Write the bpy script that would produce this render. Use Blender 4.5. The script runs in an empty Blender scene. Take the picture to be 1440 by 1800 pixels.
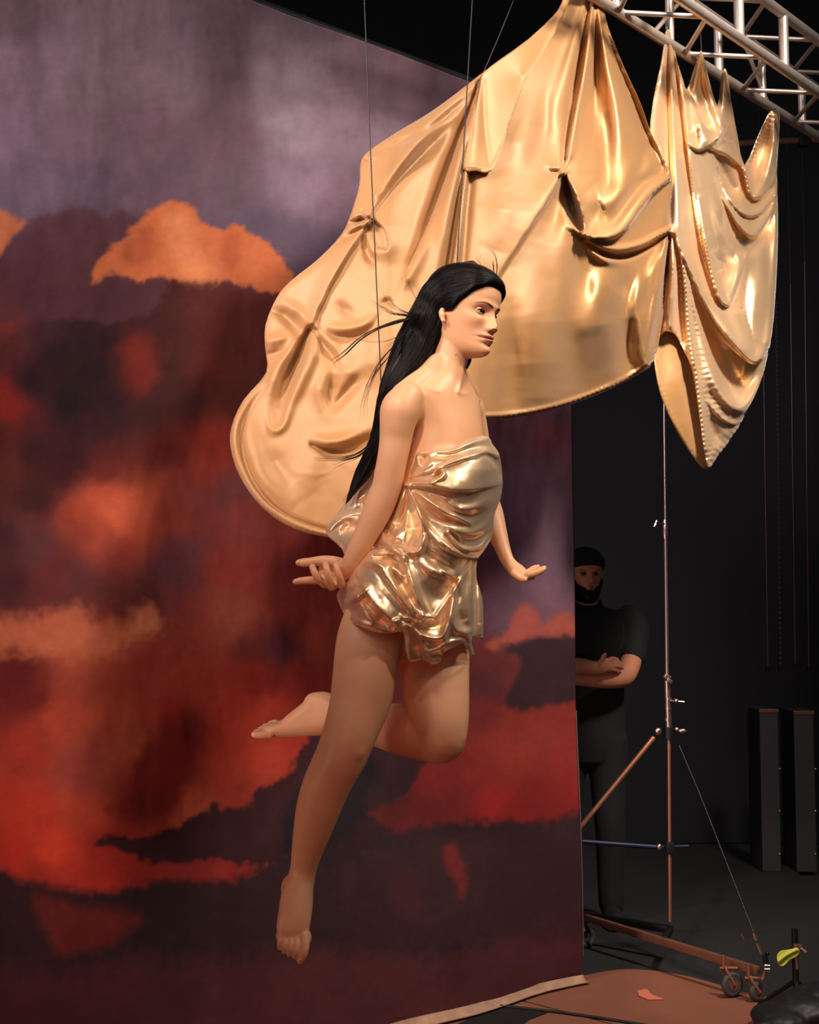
import bpy, bmesh, math, random
import numpy as np
from mathutils import Vector, Matrix
from mathutils.geometry import delaunay_2d_cdt
random.seed(7); np.random.seed(7)
S = bpy.context.scene
C = S.collection
PI = math.pi

# ------------------------------------------------------------------ camera
FPX = 2500.0                       # focal length in pixels of the 1440x1800 frame
CAMH = 1.35
PITCH = math.atan(213.0 / FPX)
cam = bpy.data.cameras.new('camera')
cam.sensor_fit = 'VERTICAL'; cam.sensor_height = 36.0; cam.sensor_width = 28.8
cam.lens = FPX / 1800.0 * 36.0
cam.clip_start = 0.1; cam.clip_end = 60
camo = bpy.data.objects.new('camera', cam); C.objects.link(camo)
camo.location = (0, 0, CAMH); camo.rotation_euler = (PI / 2 + PITCH, 0, 0)
S.camera = camo

# ------------------------------------------------------------------ world, lights, exposure
wd = bpy.data.worlds.new('studio_dark'); S.world = wd; wd.use_nodes = True
wd.node_tree.nodes['Background'].inputs[0].default_value = (0.85, 0.9, 1.0, 1)
wd.node_tree.nodes['Background'].inputs[1].default_value = 0.05
S.view_settings.view_transform = 'Standard'; S.view_settings.look = 'None'
S.view_settings.gamma = 1; S.view_settings.use_curve_mapping = False
S.view_settings.exposure = 0.0

def lamp(name, kind, loc, target, power, color, size=0.5, size_y=None, spot=None, blend=0.5, spread=None):
    l = bpy.data.lights.new(name, kind); l.energy = power; l.color = color
    if kind == 'AREA':
        l.size = size
        if size_y: l.shape = 'RECTANGLE'; l.size_y = size_y
        if spread: l.spread = spread
    else:
        l.shadow_soft_size = size
    if kind == 'SPOT':
        l.spot_size = spot; l.spot_blend = blend
    o = bpy.data.objects.new(name, l); C.objects.link(o)
    o.location = loc
    d = Vector(target) - Vector(loc)
    o.rotation_euler = d.to_track_quat('-Z', 'Y').to_euler()
    return o
lamp('key_light', 'SPOT', (-.9, .3, 4.9), (0.10, 3.75, 2.25), 820, (1.0, .81, .62), .16, spot=math.radians(25), blend=1.0)
lamp('soft_fill', 'AREA', (-.5, .2, 3.3), (0.05, 3.6, 2.35), 1.4, (1.0, .82, .64), .8, spread=math.radians(38))  # added soft fill, broadens the highlights on the satin
lamp('rim_light', 'SPOT', (2.3, 1.6, 4.3), (0.14, 3.5, 1.85), 200, (1.0, .78, .60), .12, spot=math.radians(27), blend=1.0)
lamp('sky_light', 'AREA', (-2.7, 1.7, 4.1), (-.6, 4.4, 3.0), 31, (1.0, .84, .88), .6, spread=math.radians(60))
lamp('side_light', 'AREA', (2.3, 3.2, 4.9), (.95, 5.0, 2.45), 52, (1.0, .88, .78), .6, spread=math.radians(70))
lamp('low_wash', 'SPOT', (-2.4, 2.4, .5), (-1.5, 4.2, 1.15), 300, (1.0, .70, .58), .4, spot=math.radians(78), blend=1.0)
lamp('red_fill', 'AREA', (-.6, .6, .3), (-.1, 3.5, 1.0), 1.8, (1.0, .26, .14), .8, spread=math.radians(70))
lamp('front_fill', 'AREA', (.4, -.6, 2.4), (.4, 4.5, 1.6), 3, (1.0, .80, .82), 1.6)


# ------------------------------------------------------------------ helpers
CA, SA = math.cos(PITCH), math.sin(PITCH)
def P(px, py, Y):
    """point at world depth Y seen at photo position (px, py); arrays allowed"""
    u = (px - 720.0) / FPX; v = (900.0 - py) / FPX
    dy = CA - v * SA; dz = SA + v * CA
    t = Y / dy
    return np.stack(np.broadcast_arrays(u * t, Y + 0 * t, CAMH + dz * t), -1)
def V(px, py, Y): return Vector(P(float(px), float(py), float(Y)))
def pix(p):
    """photo position of world points (n,3)"""
    p = np.asarray(p, float); z = p[..., 2] - CAMH
    f = p[..., 1] * CA + z * SA; up = -p[..., 1] * SA + z * CA
    return 720 + FPX * p[..., 0] / f, 900 - FPX * up / f

def lin(c):
    c = np.asarray(c, float) / 255.0
    return np.where(c <= .04045, c / 12.92, ((c + .055) / 1.055) ** 2.4)
def rgba(c): return tuple(lin(c)) + (1.0,)

def mat(name, color, rough=0.5, metal=0.0, noise=0.0, nscale=30, bump=0.0, bscale=200, spec=0.5, **kw):
    m = bpy.data.materials.new(name); m.use_nodes = True
    nt = m.node_tree; b = nt.nodes['Principled BSDF']
    b.inputs['Base Color'].default_value = rgba(color)
    b.inputs['Roughness'].default_value = rough; b.inputs['Metallic'].default_value = metal
    b.inputs['Specular IOR Level'].default_value = spec
    for k, v in kw.items():
        b.inputs[k.replace('_', ' ')].default_value = v
    tc = nt.nodes.new('ShaderNodeTexCoord')
    if noise:
        n = nt.nodes.new('ShaderNodeTexNoise'); n.inputs['Scale'].default_value = nscale
        n.inputs['Detail'].default_value = 5
        nt.links.new(tc.outputs['Object'], n.inputs['Vector'])
        r = nt.nodes.new('ShaderNodeMix'); r.data_type = 'RGBA'
        c0 = np.clip(lin(color) * (1 - noise), 0, 1); c1 = np.clip(lin(color) * (1 + noise), 0, 1)
        r.inputs[6].default_value = (*c0, 1); r.inputs[7].default_value = (*c1, 1)
        nt.links.new(n.outputs['Fac'], r.inputs[0]); nt.links.new(r.outputs[2], b.inputs['Base Color'])
    if bump:
        n = nt.nodes.new('ShaderNodeTexNoise'); n.inputs['Scale'].default_value = bscale
        n.inputs['Detail'].default_value = 3
        nt.links.new(tc.outputs['Object'], n.inputs['Vector'])
        bp = nt.nodes.new('ShaderNodeBump'); bp.inputs['Strength'].default_value = bump
        bp.inputs['Distance'].default_value = 0.002
        nt.links.new(n.outputs['Fac'], bp.inputs['Height']); nt.links.new(bp.outputs[0], b.inputs['Normal'])
    return m
def attr_mat(name, attr, rough=0.7, metal=0.0, bump=0.0, bscale=300, spec=0.3, sss=0.0):
    m = mat(name, (128, 128, 128), rough, metal, bump=bump, bscale=bscale, spec=spec)
    nt = m.node_tree; b = nt.nodes['Principled BSDF']
    a = nt.nodes.new('ShaderNodeAttribute'); a.attribute_name = attr
    nt.links.new(a.outputs['Color'], b.inputs['Base Color'])
    if sss:
        b.inputs['Subsurface Weight'].default_value = sss
        b.inputs['Subsurface Radius'].default_value = (1.0, .35, .2); b.inputs['Subsurface Scale'].default_value = .008
    return m

def tag(o, label=None, cat=None, group=None, kind=None):
    if label: o['label'] = label
    if cat: o['category'] = cat
    if group: o['group'] = group
    if kind: o['kind'] = kind
    return o
def empty(name, loc, label=None, cat=None, group=None):
    o = bpy.data.objects.new(name, None); C.objects.link(o); o.location = loc
    o.empty_display_size = 0.05
    return tag(o, label, cat, group)
def mesh_obj(name, verts, faces, m, parent=None, smooth=True):
    me = bpy.data.meshes.new(name)
    verts = np.asarray(verts, float)
    if parent is not None:
        verts = verts - np.array(root_loc(parent))
    me.from_pydata(verts.tolist() if len(verts) < 400 else [tuple(v) for v in verts], [], faces)
    me.update()
    if smooth and len(me.polygons): me.polygons.foreach_set('use_smooth', [True] * len(me.polygons))
    o = bpy.data.objects.new(name, me); C.objects.link(o)
    if m: me.materials.append(m)
    if parent is not None: o.parent = parent
    return o
def root_loc(o):
    l = Vector(o.location)
    while o.parent: o = o.parent; l = l + Vector(o.location)
    return l

class MB:
    """collects shapes (world coordinates) and links them as ONE mesh"""
    def __init__(s): s.v = []; s.f = []
    def add(s, v, f):
        b = len(s.v); s.v += [tuple(x) for x in v]; s.f += [tuple(i + b for i in q) for q in f]; return s
    def tube(s, pts, rad, n=12, cap=True):
        pts = [Vector(p) for p in pts]
        if not hasattr(rad, '__len__'): rad = [rad] * len(pts)
        up = None; vs = []
        for i, p in enumerate(pts):
            t = (pts[min(i + 1, len(pts) - 1)] - pts[max(i - 1, 0)]).normalized()
            if up is None:
                a = Vector((0, 0, 1)) if abs(t.z) < .9 else Vector((1, 0, 0))
                up = t.cross(a).normalized()
            else:
                up = (up - t * up.dot(t)).normalized()
            w = t.cross(up)
            for k in range(n):
                an = 2 * PI * k / n
                vs.append(p + (up * math.cos(an) + w * math.sin(an)) * rad[i])
        fs = []
        for i in range(len(pts) - 1):
            for k in range(n):
                fs.append((i * n + k, i * n + (k + 1) % n, (i + 1) * n + (k + 1) % n, (i + 1) * n + k))
        if cap:
            fs.append(tuple(range(n - 1, -1, -1))); fs.append(tuple(range((len(pts) - 1) * n, len(pts) * n)))
        return s.add(vs, fs)
    def box(s, c, sz, rot=None, bev=0.0):
        bm = bmesh.new(); bmesh.ops.create_cube(bm, size=1.0)
        bmesh.ops.scale(bm, vec=sz, verts=bm.verts)
        if bev: bmesh.ops.bevel(bm, geom=bm.edges[:], offset=bev, segments=2, affect='EDGES', profile=.6)
        M = Matrix.Translation(c) @ (rot.to_4x4() if rot is not None else Matrix())
        bmesh.ops.transform(bm, matrix=M, verts=bm.verts)
        bm.verts.ensure_lookup_table()
        s.add([v.co.copy() for v in bm.verts], [[v.index for v in f.verts] for f in bm.faces]); bm.free(); return s
    def ball(s, c, r, n=12, m=8, sc=(1, 1, 1), rot=None):
        vs = []; fs = []
        for i in range(m + 1):
            th = PI * i / m
            for k in range(n):
                a = 2 * PI * k / n
                q = Vector((math.sin(th) * math.cos(a) * sc[0], math.sin(th) * math.sin(a) * sc[1], math.cos(th) * sc[2])) * r
                if rot is not None: q = rot @ q
                vs.append(Vector(c) + q)
        for i in range(m):
            for k in range(n):
                fs.append((i * n + k, (i + 1) * n + k, (i + 1) * n + (k + 1) % n, i * n + (k + 1) % n))
        return s.add(vs, fs)
    def torus(s, c, R, r, axis, n=24, m=8):
        ax = Vector(axis).normalized(); a = ax.orthogonal().normalized(); b = ax.cross(a)
        pts = [Vector(c) + (a * math.cos(2 * PI * i / n) + b * math.sin(2 * PI * i / n)) * R for i in range(n)]
        vs = []; fs = []
        for i in range(n):
            rd = (pts[i] - Vector(c)).normalized()
            for k in range(m):
                an = 2 * PI * k / m; vs.append(pts[i] + (rd * math.cos(an) + ax * math.sin(an)) * r)
        for i in range(n):
            for k in range(m):
                fs.append((i * m + k, i * m + (k + 1) % m, ((i + 1) % n) * m + (k + 1) % m, ((i + 1) % n) * m + k))
        return s.add(vs, fs)
    def build(s, name, m, parent=None, smooth=True, sharp=True):
        o = mesh_obj(name, s.v, s.f, m, parent, smooth)
        if smooth and sharp:
            try: o.data.set_sharp_from_angle(angle=math.radians(40))
            except Exception: pass
        return o

# numpy value noise
_R = np.random.RandomState(3).rand(256, 256)
def vnoise(x, y):
    xi = np.floor(x).astype(int); yi = np.floor(y).astype(int)
    fx = x - xi; fy = y - yi; fx = fx * fx * (3 - 2 * fx); fy = fy * fy * (3 - 2 * fy)
    g = lambda a, b: _R[a % 256, b % 256]
    return (g(xi, yi) * (1 - fx) + g(xi + 1, yi) * fx) * (1 - fy) + (g(xi, yi + 1) * (1 - fx) + g(xi + 1, yi + 1) * fx) * fy
def fbm(x, y, o=4):
    s = 0; a = .5
    for i in range(o):
        s = s + a * (vnoise(x + 17.3 * i, y + 31.7 * i) - .5); x = x * 2.03; y = y * 2.03; a *= .5
    return s * 2     # about -1..1
def sdist(px, py, poly, closed=False):
    """distance to a polyline, side sign, and position 0..1 along it"""
    poly = np.asarray(poly, float)
    if closed: poly = np.vstack([poly, poly[:1]])
    seg = np.hypot(*(poly[1:] - poly[:-1]).T); cum = np.concatenate([[0], np.cumsum(seg)]); L = cum[-1]
    best = np.full(px.shape, 1e9); side = np.zeros(px.shape); par = np.zeros(px.shape)
    for i in range(len(poly) - 1):
        a = poly[i]; d = poly[i + 1] - a; l2 = d @ d + 1e-9
        t = np.clip(((px - a[0]) * d[0] + (py - a[1]) * d[1]) / l2, 0, 1)
        dx = px - a[0] - t * d[0]; dy = py - a[1] - t * d[1]
        dd = np.hypot(dx, dy); m = dd < best - 1e-9
        cr = d[0] * (py - a[1]) - d[1] * (px - a[0])
        best = np.where(m, dd, best); side = np.where(m, np.sign(cr), side); par = np.where(m, (cum[i] + t * seg[i]) / L, par)
    return best, side, par
def inside(px, py, poly):
    poly = np.asarray(poly, float); r = np.zeros(px.shape, bool); j = len(poly) - 1
    for i in range(len(poly)):
        xi, yi = poly[i]; xj, yj = poly[j]
        c = ((yi > py) != (yj > py)) & (px < (xj - xi) * (py - yi) / (yj - yi + 1e-12) + xi)
        r ^= c; j = i
    return r
def catmull(pts, n=8, closed=False):
    p = np.asarray(pts, float)
    if closed: q = np.vstack([p[-1], p, p[0], p[1]])
    else: q = np.vstack([2 * p[0] - p[1], p, 2 * p[-1] - p[-2]])
    out = []
    for i in range(1, len(q) - 2):
        for k in range(n):
            t = k / n
            out.append(.5 * ((2 * q[i]) + (-q[i - 1] + q[i + 1]) * t + (2 * q[i - 1] - 5 * q[i] + 4 * q[i + 1] - q[i + 2]) * t * t + (-q[i - 1] + 3 * q[i] - 3 * q[i + 1] + q[i + 2]) * t ** 3))
    if not closed: out.append(p[-1])
    return np.array(out)

# ------------------------------------------------------------------ setting
M_black = mat('black_wall_cloth', (19, 21, 25), .9, noise=.2, nscale=3)
M_floor = mat('brown_stage_floor', (122, 72, 50), .75, noise=.18, nscale=5, bump=.2)
M_ground = mat('dark_subfloor', (26, 24, 24), .9)
mesh_obj('wall_back', [(-7, 9.4, -.01), (8, 9.4, -.01), (8, 9.4, 6.5), (-7, 9.4, 6.5), (-7, 9.5, -.01), (8, 9.5, -.01), (8, 9.5, 6.5), (-7, 9.5, 6.5)],
         [(0, 1, 2, 3), (7, 6, 5, 4), (0, 3, 7, 4), (1, 5, 6, 2), (3, 2, 6, 7)], M_black, smooth=False)['kind'] = 'structure'
fl = MB().box((.5, 4, -.06), (15, 11.2, .08)).build('floor', M_ground, smooth=False); fl['kind'] = 'structure'
BD = Vector((.738, .675, 0)); BN = Vector((.675, -.738, 0))     # along the backdrop, and out of it
E0 = Vector((.640, 5.58, 0))                                     # foot of its right edge
rotB = Matrix(((BD.x, -BN.x, 0), (BD.y, -BN.y, 0), (0, 0, 1)))
def pb(u, w, z=0): return E0 + BD * u + BN * w + Vector((0, 0, z))
# plywood floor panels laid parallel to the backdrop
PW, PL = 1.22, 2.44
first = None
for i in range(-3, 3):
    for j in range(0, 3):
        u0 = -.30 + i * PL + (j % 2) * .0; w0 = -.12 + j * PW
        c = pb(u0 + PL / 2, w0 + PW / 2 - .02, -.011)
        if first is None:
            first = MB().box((0, 0, 0), (PL - .012, PW - .012, .022), bev=.002).build('floor_panel', M_floor, smooth=False); o = first
        else:
            o = first.copy(); C.objects.link(o)
        o.location = c; o.rotation_euler = (0, 0, math.atan2(BD.y, BD.x)); o.parent = fl
# black sheet lying behind the brown floor

# ------------------------------------------------------------------ painted cloud backdrop
FIELD = [  # x, y, paint colour, with light falloff and hot spot painted into the sky
(0,20,90,68,75),(200,30,108,84,92),(400,20,90,70,78),(560,40,80,62,70),(0,130,115,90,100),(150,130,118,94,104),(300,150,112,88,98),(400,150,98,74,84),(500,150,130,106,118),(620,110,100,76,88),(720,130,88,64,74),(800,150,80,58,68),(0,250,126,100,114),(150,250,114,88,100),(280,240,102,76,88),(400,240,100,74,86),(520,230,142,118,132),(600,220,128,102,116),(50,330,112,90,106),(150,320,98,78,94),(300,300,90,68,80),(420,330,94,72,84),(520,320,120,96,112),(600,350,100,76,90),(450,400,84,68,82),(540,430,84,66,80),(20,370,105,85,100),(580,500,84,62,74),(900,300,90,66,80),(990,500,90,64,78),(1100,600,86,62,74),(1000,250,80,56,70),
(930,760,98,66,76),(990,720,88,62,74),(960,755,118,62,66),(930,850,90,64,77),(990,850,94,70,82),(940,980,84,57,70),(990,980,87,64,77),(890,1080,78,52,64),(800,900,90,62,74),
(100,420,95,58,65),(100,500,88,50,54),(60,530,80,45,50),(150,600,45,30,35),(200,540,50,32,38),(300,540,72,33,31),(380,560,82,36,31),(450,560,86,39,36),(240,620,122,45,36),(250,660,115,42,34),(370,640,88,36,31),(130,700,38,27,32),(330,700,62,32,32),(60,660,45,28,32),(200,710,44,28,32),(0,700,140,42,36),(10,560,125,52,46),(5,640,85,40,42),(410,700,75,34,32),(100,620,44,29,34),(170,650,42,28,33),(150,760,56,29,33),(200,755,52,28,31),(260,725,58,31,32),(300,590,66,32,32),(195,600,44,29,34),(290,690,60,31,31),(330,580,74,34,31),(420,620,78,35,31),(250,560,62,33,35),(60,800,56,30,33),(130,800,58,30,32),(200,790,78,34,34),(80,560,64,38,44),(30,600,84,42,44),(300,640,62,31,31),
(300,790,95,36,31),(380,780,140,52,40),(360,830,148,60,45),(200,820,100,38,35),(100,830,60,30,33),(60,880,65,35,38),(0,780,82,36,35),(20,820,92,45,40),(200,900,206,100,70),(185,885,196,92,64),(215,915,190,90,64),(150,910,170,74,54),(240,890,182,88,62),(120,930,142,62,50),(300,900,150,66,52),(350,880,125,62,60),(400,860,118,66,66),(50,930,95,52,54),(60,960,90,54,58),(0,950,70,38,42),(200,960,142,62,52),(320,970,108,62,68),(300,1000,100,58,64),(440,920,135,64,60),(500,960,132,56,50),(560,980,115,43,39),(100,1000,100,46,46),(20,1020,75,38,42),(150,1020,92,50,54),(250,1040,86,43,46),(400,1000,142,60,54),(500,1050,127,51,43),(560,1050,137,56,46),(680,960,112,44,42),(780,1060,100,42,44),
(150,1150,160,80,58),(350,1110,142,66,53),(400,1090,152,80,64),(450,1150,95,42,40),(500,1140,72,37,42),(560,1110,125,50,40),(30,1200,92,30,30),(50,1230,98,32,30),(150,1210,140,60,45),(250,1200,148,62,50),(350,1200,152,60,46),(450,1190,132,39,33),(520,1190,115,35,30),(560,1230,100,35,30),(100,1260,160,65,48),(200,1250,170,78,52),(300,1260,140,45,35),(400,1270,152,52,39),(460,1250,158,56,43),(50,1320,150,50,40),(150,1340,142,62,52),(200,1330,160,76,60),(230,1320,172,88,62),(150,1370,140,60,52),(250,1360,132,41,32),(270,1340,110,30,28),(330,1290,105,32,30),(310,1350,112,34,30),(260,1400,98,31,30),(400,1350,152,54,39),(480,1330,162,60,43),(530,1300,150,47,36),(550,1340,130,45,38),(330,1410,168,78,52),(420,1400,130,45,35),(60,1430,168,52,36),(150,1420,162,62,43),(30,1500,168,46,33),(100,1500,182,58,40),(200,1490,145,42,33),(180,1530,152,43,33),(60,1540,142,41,31),(250,1545,130,38,30),(350,1535,120,36,32),(430,1525,130,40,35),
(700,1400,70,28,28),(750,1420,85,28,28),(760,1380,110,33,30),(800,1400,97,30,28),(850,1350,112,36,31),(900,1330,122,42,33),(950,1300,117,42,33),(1000,1300,112,36,31),(900,1430,112,26,26),(870,1420,130,32,29),(950,1400,108,29,28),(1010,1400,118,29,29),(850,1250,90,30,28),(930,1260,107,36,29),(1000,1250,112,36,31),(860,1150,80,32,32),(850,1200,65,28,30),(700,1250,80,30,30),(780,1150,70,30,32)]
FIELD = [(f[0], f[1], f[2] * 1.07, f[3] * 1.12, f[4] * 1.10) if f[4] > .8 * f[2] and (f[1] < 450 or f[0] > 880) else f for f in FIELD]
POLYS = [  # colour, soft edge px, ragged edge px, opacity, outline
((86,52,58),7,16,.7,[(-40,450),(20,420),(40,395),(65,385),(95,375),(120,370),(145,364),(160,372),(185,380),(215,374),(245,382),(280,384),(300,480),(240,560),(60,560),(-40,560)]),
((200,115,75),6,10,.95,[(-60,360),(0,371),(25,382),(45,393),(22,412),(0,445),(-60,470)]),
((190,104,64),6,13,1,[(160,500),(168,470),(190,440),(215,420),(240,390),(270,370),(300,356),(330,362),(350,380),(370,400),(400,402),(420,396),(440,413),(465,425),(490,450),(505,470),(525,500),(530,520),(460,510),(430,500),(410,495),(395,488),(375,498),(345,488),(310,492),(280,484),(240,492),(200,478),(175,490)]),
((214,138,92),22,14,.6,[(300,375),(335,385),(345,430),(380,470),(370,490),(320,485),(300,450),(290,410)]),
((150,70,45),12,12,.55,[(230,410),(262,395),(270,440),(240,470),(215,450)]),
((150,72,48),12,12,.5,[(395,410),(425,410),(420,470),(395,480)]),
((184,102,74),20,26,.85,[(-30,1095),(50,1085),(100,1075),(140,1068),(170,1090),(210,1096),(240,1078),(258,1066),(280,1088),(275,1110),(240,1125),(200,1150),(100,1150),(-30,1140)]),
((204,130,94),14,12,.7,[(238,1090),(250,1072),(262,1066),(278,1084),(276,1102),(250,1112),(236,1108)]),
((104,32,30),16,20,.8,[(270,1290),(300,1262),(340,1260),(350,1300),(330,1370),(310,1420),(275,1440),(230,1435),(190,1425),(230,1410),(235,1340)]),
((44,27,31),6,16,.96,[(170,1482),(200,1471),(260,1475),(310,1450),(360,1430),(375,1412),(400,1425),(430,1420),(445,1390),(480,1380),(505,1360),(520,1330),(540,1310),(552,1288),(600,1285),(735,1330),(735,1350),(715,1390),(690,1410),(650,1430),(700,1470),(760,1500),(640,1530),(480,1517),(420,1517),(380,1508),(300,1517),(250,1512),(200,1490)]),
((28,24,29),14,20,.9,[(520,1400),(600,1340),(660,1340),(640,1420),(600,1480),(500,1500)]),
((38,27,31),12,16,.97,[(-60,1548),(60,1555),(130,1562),(200,1568),(240,1556),(280,1548),(370,1550),(430,1542),(482,1515),(600,1500),(660,1478),(750,1452),(880,1442),(960,1446),(1060,1436),(1080,1720),(1080,1950),(-60,1950)]),
((96,33,31),14,14,.85,[(60,1575),(130,1590),(240,1608),(225,1635),(190,1660),(110,1678),(85,1640)]),
((74,36,37),30,30,.8,[(-60,1725),(100,1710),(250,1690),(400,1690),(560,1670),(800,1680),(1040,1600),(1080,1950),(-60,1950)]),
((52,31,34),20,26,.7,[(600,1560),(640,1500),(900,1460),(1040,1450),(1040,1640),(860,1640),(650,1660)]),
((102,34,32),9,10,.75,[(782,1490),(800,1483),(812,1510),(822,1545),(812,1580),(800,1550),(782,1510)]),
((60,32,33),14,14,.7,[(690,1540),(720,1530),(740,1570),(740,1620),(700,1600)]),
((130,62,50),8,14,.9,[(855,1138),(890,1110),(905,1080),(925,1064),(945,1080),(955,1100),(985,1080),(1010,1090),(1010,1140),(960,1122),(930,1122),(890,1142)]),
((38,24,28),9,12,.97,[(880,1140),(930,1126),(960,1119),(1030,1128),(1030,1222),(960,1240),(920,1248),(885,1235),(910,1190),(918,1160)]),
]
def paint(x, y):
    wx = x + 16 * fbm(x / 55, y / 55) + 5 * fbm(x / 16, y / 16); wy = y + 14 * fbm(x / 55 + 9, y / 55 + 4) + 5 * fbm(x / 16 + 3, y / 16)
    num = np.zeros(x.shape + (3,)); den = np.zeros(x.shape)
    for f in FIELD:
        w = 1.0 / ((wx - f[0]) ** 2 + (wy - f[1]) ** 2 + 500.0) ** 2
        num += w[..., None] * lin(f[2:5]); den += w
    col = num / den[..., None]
    for c, soft, rag, op, poly in POLYS:
        m = (x > min(p[0] for p in poly) - 60) & (x < max(p[0] for p in poly) + 60) & (y > min(p[1] for p in poly) - 60) & (y < max(p[1] for p in poly) + 60)
        xx = x[m]; yy = y[m]
        # scalloped cloud edges: billows of two sizes
        s = rag * (np.abs(fbm(xx / 26, yy / 26, 3)) * 1.3 - .35) + rag * .5 * fbm(xx / 9, yy / 9, 2)
        d, _, _ = sdist(xx, yy, catmull(poly, 3, True), True)
        sd = np.where(inside(xx, yy, catmull(poly, 3, True)), d, -d) - s * .8
        a = np.clip(sd / soft * .5 + .5, 0, 1); a = a * a * (3 - 2 * a) * op
        col[m] = col[m] * (1 - a[:, None]) + lin(c) * a[:, None]
    g = 1 + .16 * fbm(x / 38, y / 30) + .10 * fbm(x / 10, y / 6, 3)
    return np.clip(col * g[..., None] * 1.17, 0, 1)
BH = 3.42
nu, nv = 560, 540
us = np.linspace(-3.35, 0, nu); vs = np.linspace(0, BH, nv)
U, Vv = np.meshgrid(us, vs)
bend = np.clip((1.02 - Vv) / 1.02, 0, 1)
edge = np.clip(1 + U / 1.2, 0, 1) ** 2
Ush = U + .085 * bend ** 1.3 * edge
Wv = .012 * np.sin(U * 5 + .6) * edge + .010 * np.sin(U * 9 + Vv * 1.3) * (.25 + bend) - .05 * bend ** 2 * edge + .004 * fbm(U * 6, Vv * 3)
X = E0.x + BD.x * Ush + BN.x * Wv; Y = E0.y + BD.y * Ush + BN.y * Wv
verts = np.stack([X, Y, Vv + .004], -1).reshape(-1, 3)
idx = np.arange(nu * nv).reshape(nv, nu)
faces = np.stack([idx[:-1, :-1], idx[:-1, 1:], idx[1:, 1:], idx[1:, :-1]], -1).reshape(-1, 4)
def fast_mesh(name, verts, faces, m, parent=None):
    if parent is not None: verts = verts - np.array(root_loc(parent))
    me = bpy.data.meshes.new(name); k = faces.shape[1]
    me.vertices.add(len(verts)); me.vertices.foreach_set('co', verts.astype(np.float32).ravel())
    me.loops.add(faces.size); me.loops.foreach_set('vertex_index', faces.astype(np.int32).ravel())
    me.polygons.add(len(faces)); me.polygons.foreach_set('loop_start', np.arange(0, faces.size, k, dtype=np.int32))
    me.polygons.foreach_set('loop_total', np.full(len(faces), k, np.int32))
    me.update(calc_edges=True); me.validate()
    me.polygons.foreach_set('use_smooth', np.ones(len(me.polygons), bool))
    o = bpy.data.objects.new(name, me); C.objects.link(o); me.materials.append(m)
    if parent is not None: o.parent = parent
    return o
def set_col(o, name, col):
    a = o.data.color_attributes.new(name, 'FLOAT_COLOR', 'POINT')
    a.data.foreach_set('color', np.concatenate([col, np.ones((len(col), 1))], 1).astype(np.float32).ravel())
bx, by = pix(verts)
M_paint = attr_mat('painted_canvas', 'paint', .85, bump=.25, bscale=500, spec=.15)
bd = empty('painted_backdrop', E0, 'tall canvas backdrop painted with orange and red storm clouds under a mauve sky', 'backdrop')
cv = fast_mesh('canvas', verts, faces, M_paint, bd); set_col(cv, 'paint', paint(bx, by))
sm = cv.modifiers.new('thick', 'SOLIDIFY'); sm.thickness = .002
M_hem = mat('raw_canvas_hem', (158, 122, 98), .9, noise=.5, nscale=18)
# bare canvas strip curling forward on the floor
us2 = np.linspace(-2.2, .07, 90); ws = np.array([0, .012, .026, .040, .046]); zs = np.array([.03, .012, .004, .006, .012])
hv = []
for k in range(5):
    wob = .012 * fbm(us2 * 6 + k * .2, us2 * 0) + .02 * np.exp(-((us2 + .9) / .3) ** 2)
    ee = np.clip(1 + us2 / 1.2, 0, 1) ** 2
    w = -.05 * ee * .9 + ws[k] * (1 + 4 * wob * 4) + (.010 * np.sin(us2 * 9) * 1.25 + .012 * np.sin(us2 * 5 + .6) * ee)
    hv.append(np.stack([E0.x + BD.x * us2 + BN.x * w, E0.y + BD.y * us2 + BN.y * w, zs[k] + 0 * us2], -1))
hv = np.array(hv).reshape(-1, 3); ix = np.arange(5 * 90).reshape(5, 90)
hm = fast_mesh('hem', hv, np.stack([ix[:-1, :-1], ix[:-1, 1:], ix[1:, 1:], ix[1:, :-1]], -1).reshape(-1, 4), M_hem, bd)
hm['label'] = 'bare cream canvas hem curling on the floor'
hm.modifiers.new('t', 'SOLIDIFY').thickness = .002
M_blackmetal = mat('black_metal', (30, 30, 32), .45, .6)
MB().tube([pb(-3.35, -.03, BH + .012), pb(.0, -.03, BH + .012)], .022).build('batten', M_blackmetal, bd)
M_seam = mat('pale_edge_tape', (88, 66, 62), .8)
pts = []
for z in np.linspace(.1, 1.05, 20):
    b = max(0, (1.02 - z) / 1.02); pts.append(pb(.085 * b ** 1.3 + .001, .012 * math.sin(.6) - .05 * b * b + .01 * math.sin(z * 1.3) * (.25 + b) + .002, z))
MB().tube(pts, .0022, 6).build('edge_binding', M_seam, bd)

# ------------------------------------------------------------------ truss
M_alu = mat('scratched_aluminium', (205, 190, 178), .42, .7, noise=.25, nscale=14, bump=.15)
def truss_line(px0, py0, px1, H):
    pass
TH = 2.25
TD = Vector((.652, .758, 0)); TN = Vector((.758, -.652, 0))
def on_height(px, py, z):
    a = P(float(px), float(py), 1.0); d = a - np.array((0, 0, CAMH)); t = (z - CAMH) / d[2]
    return Vector(np.array((0, 0, CAMH)) + d * t)
A0 = on_height(1072, 12, CAMH + TH)              # far bottom chord
A1 = on_height(1375, 201, CAMH + TH)
TD = (A1 - A0); TD.z = 0; TD.normalize(); TN = Vector((TD.y, -TD.x, 0))
B0 = on_height(1222, 15, CAMH + TH)
W = (B0 - A0).dot(TN)
O = A0 - TD * 1.2
tr = empty('lighting_truss', O, 'silver aluminium box truss running away along the ceiling at upper right', 'truss')
LT = 4.4; HT = W * 1.0
def tp(s, far, up): return O + TD * s + (TN * W if not far else Vector((0, 0, 0))) + Vector((0, 0, HT * up))
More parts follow.
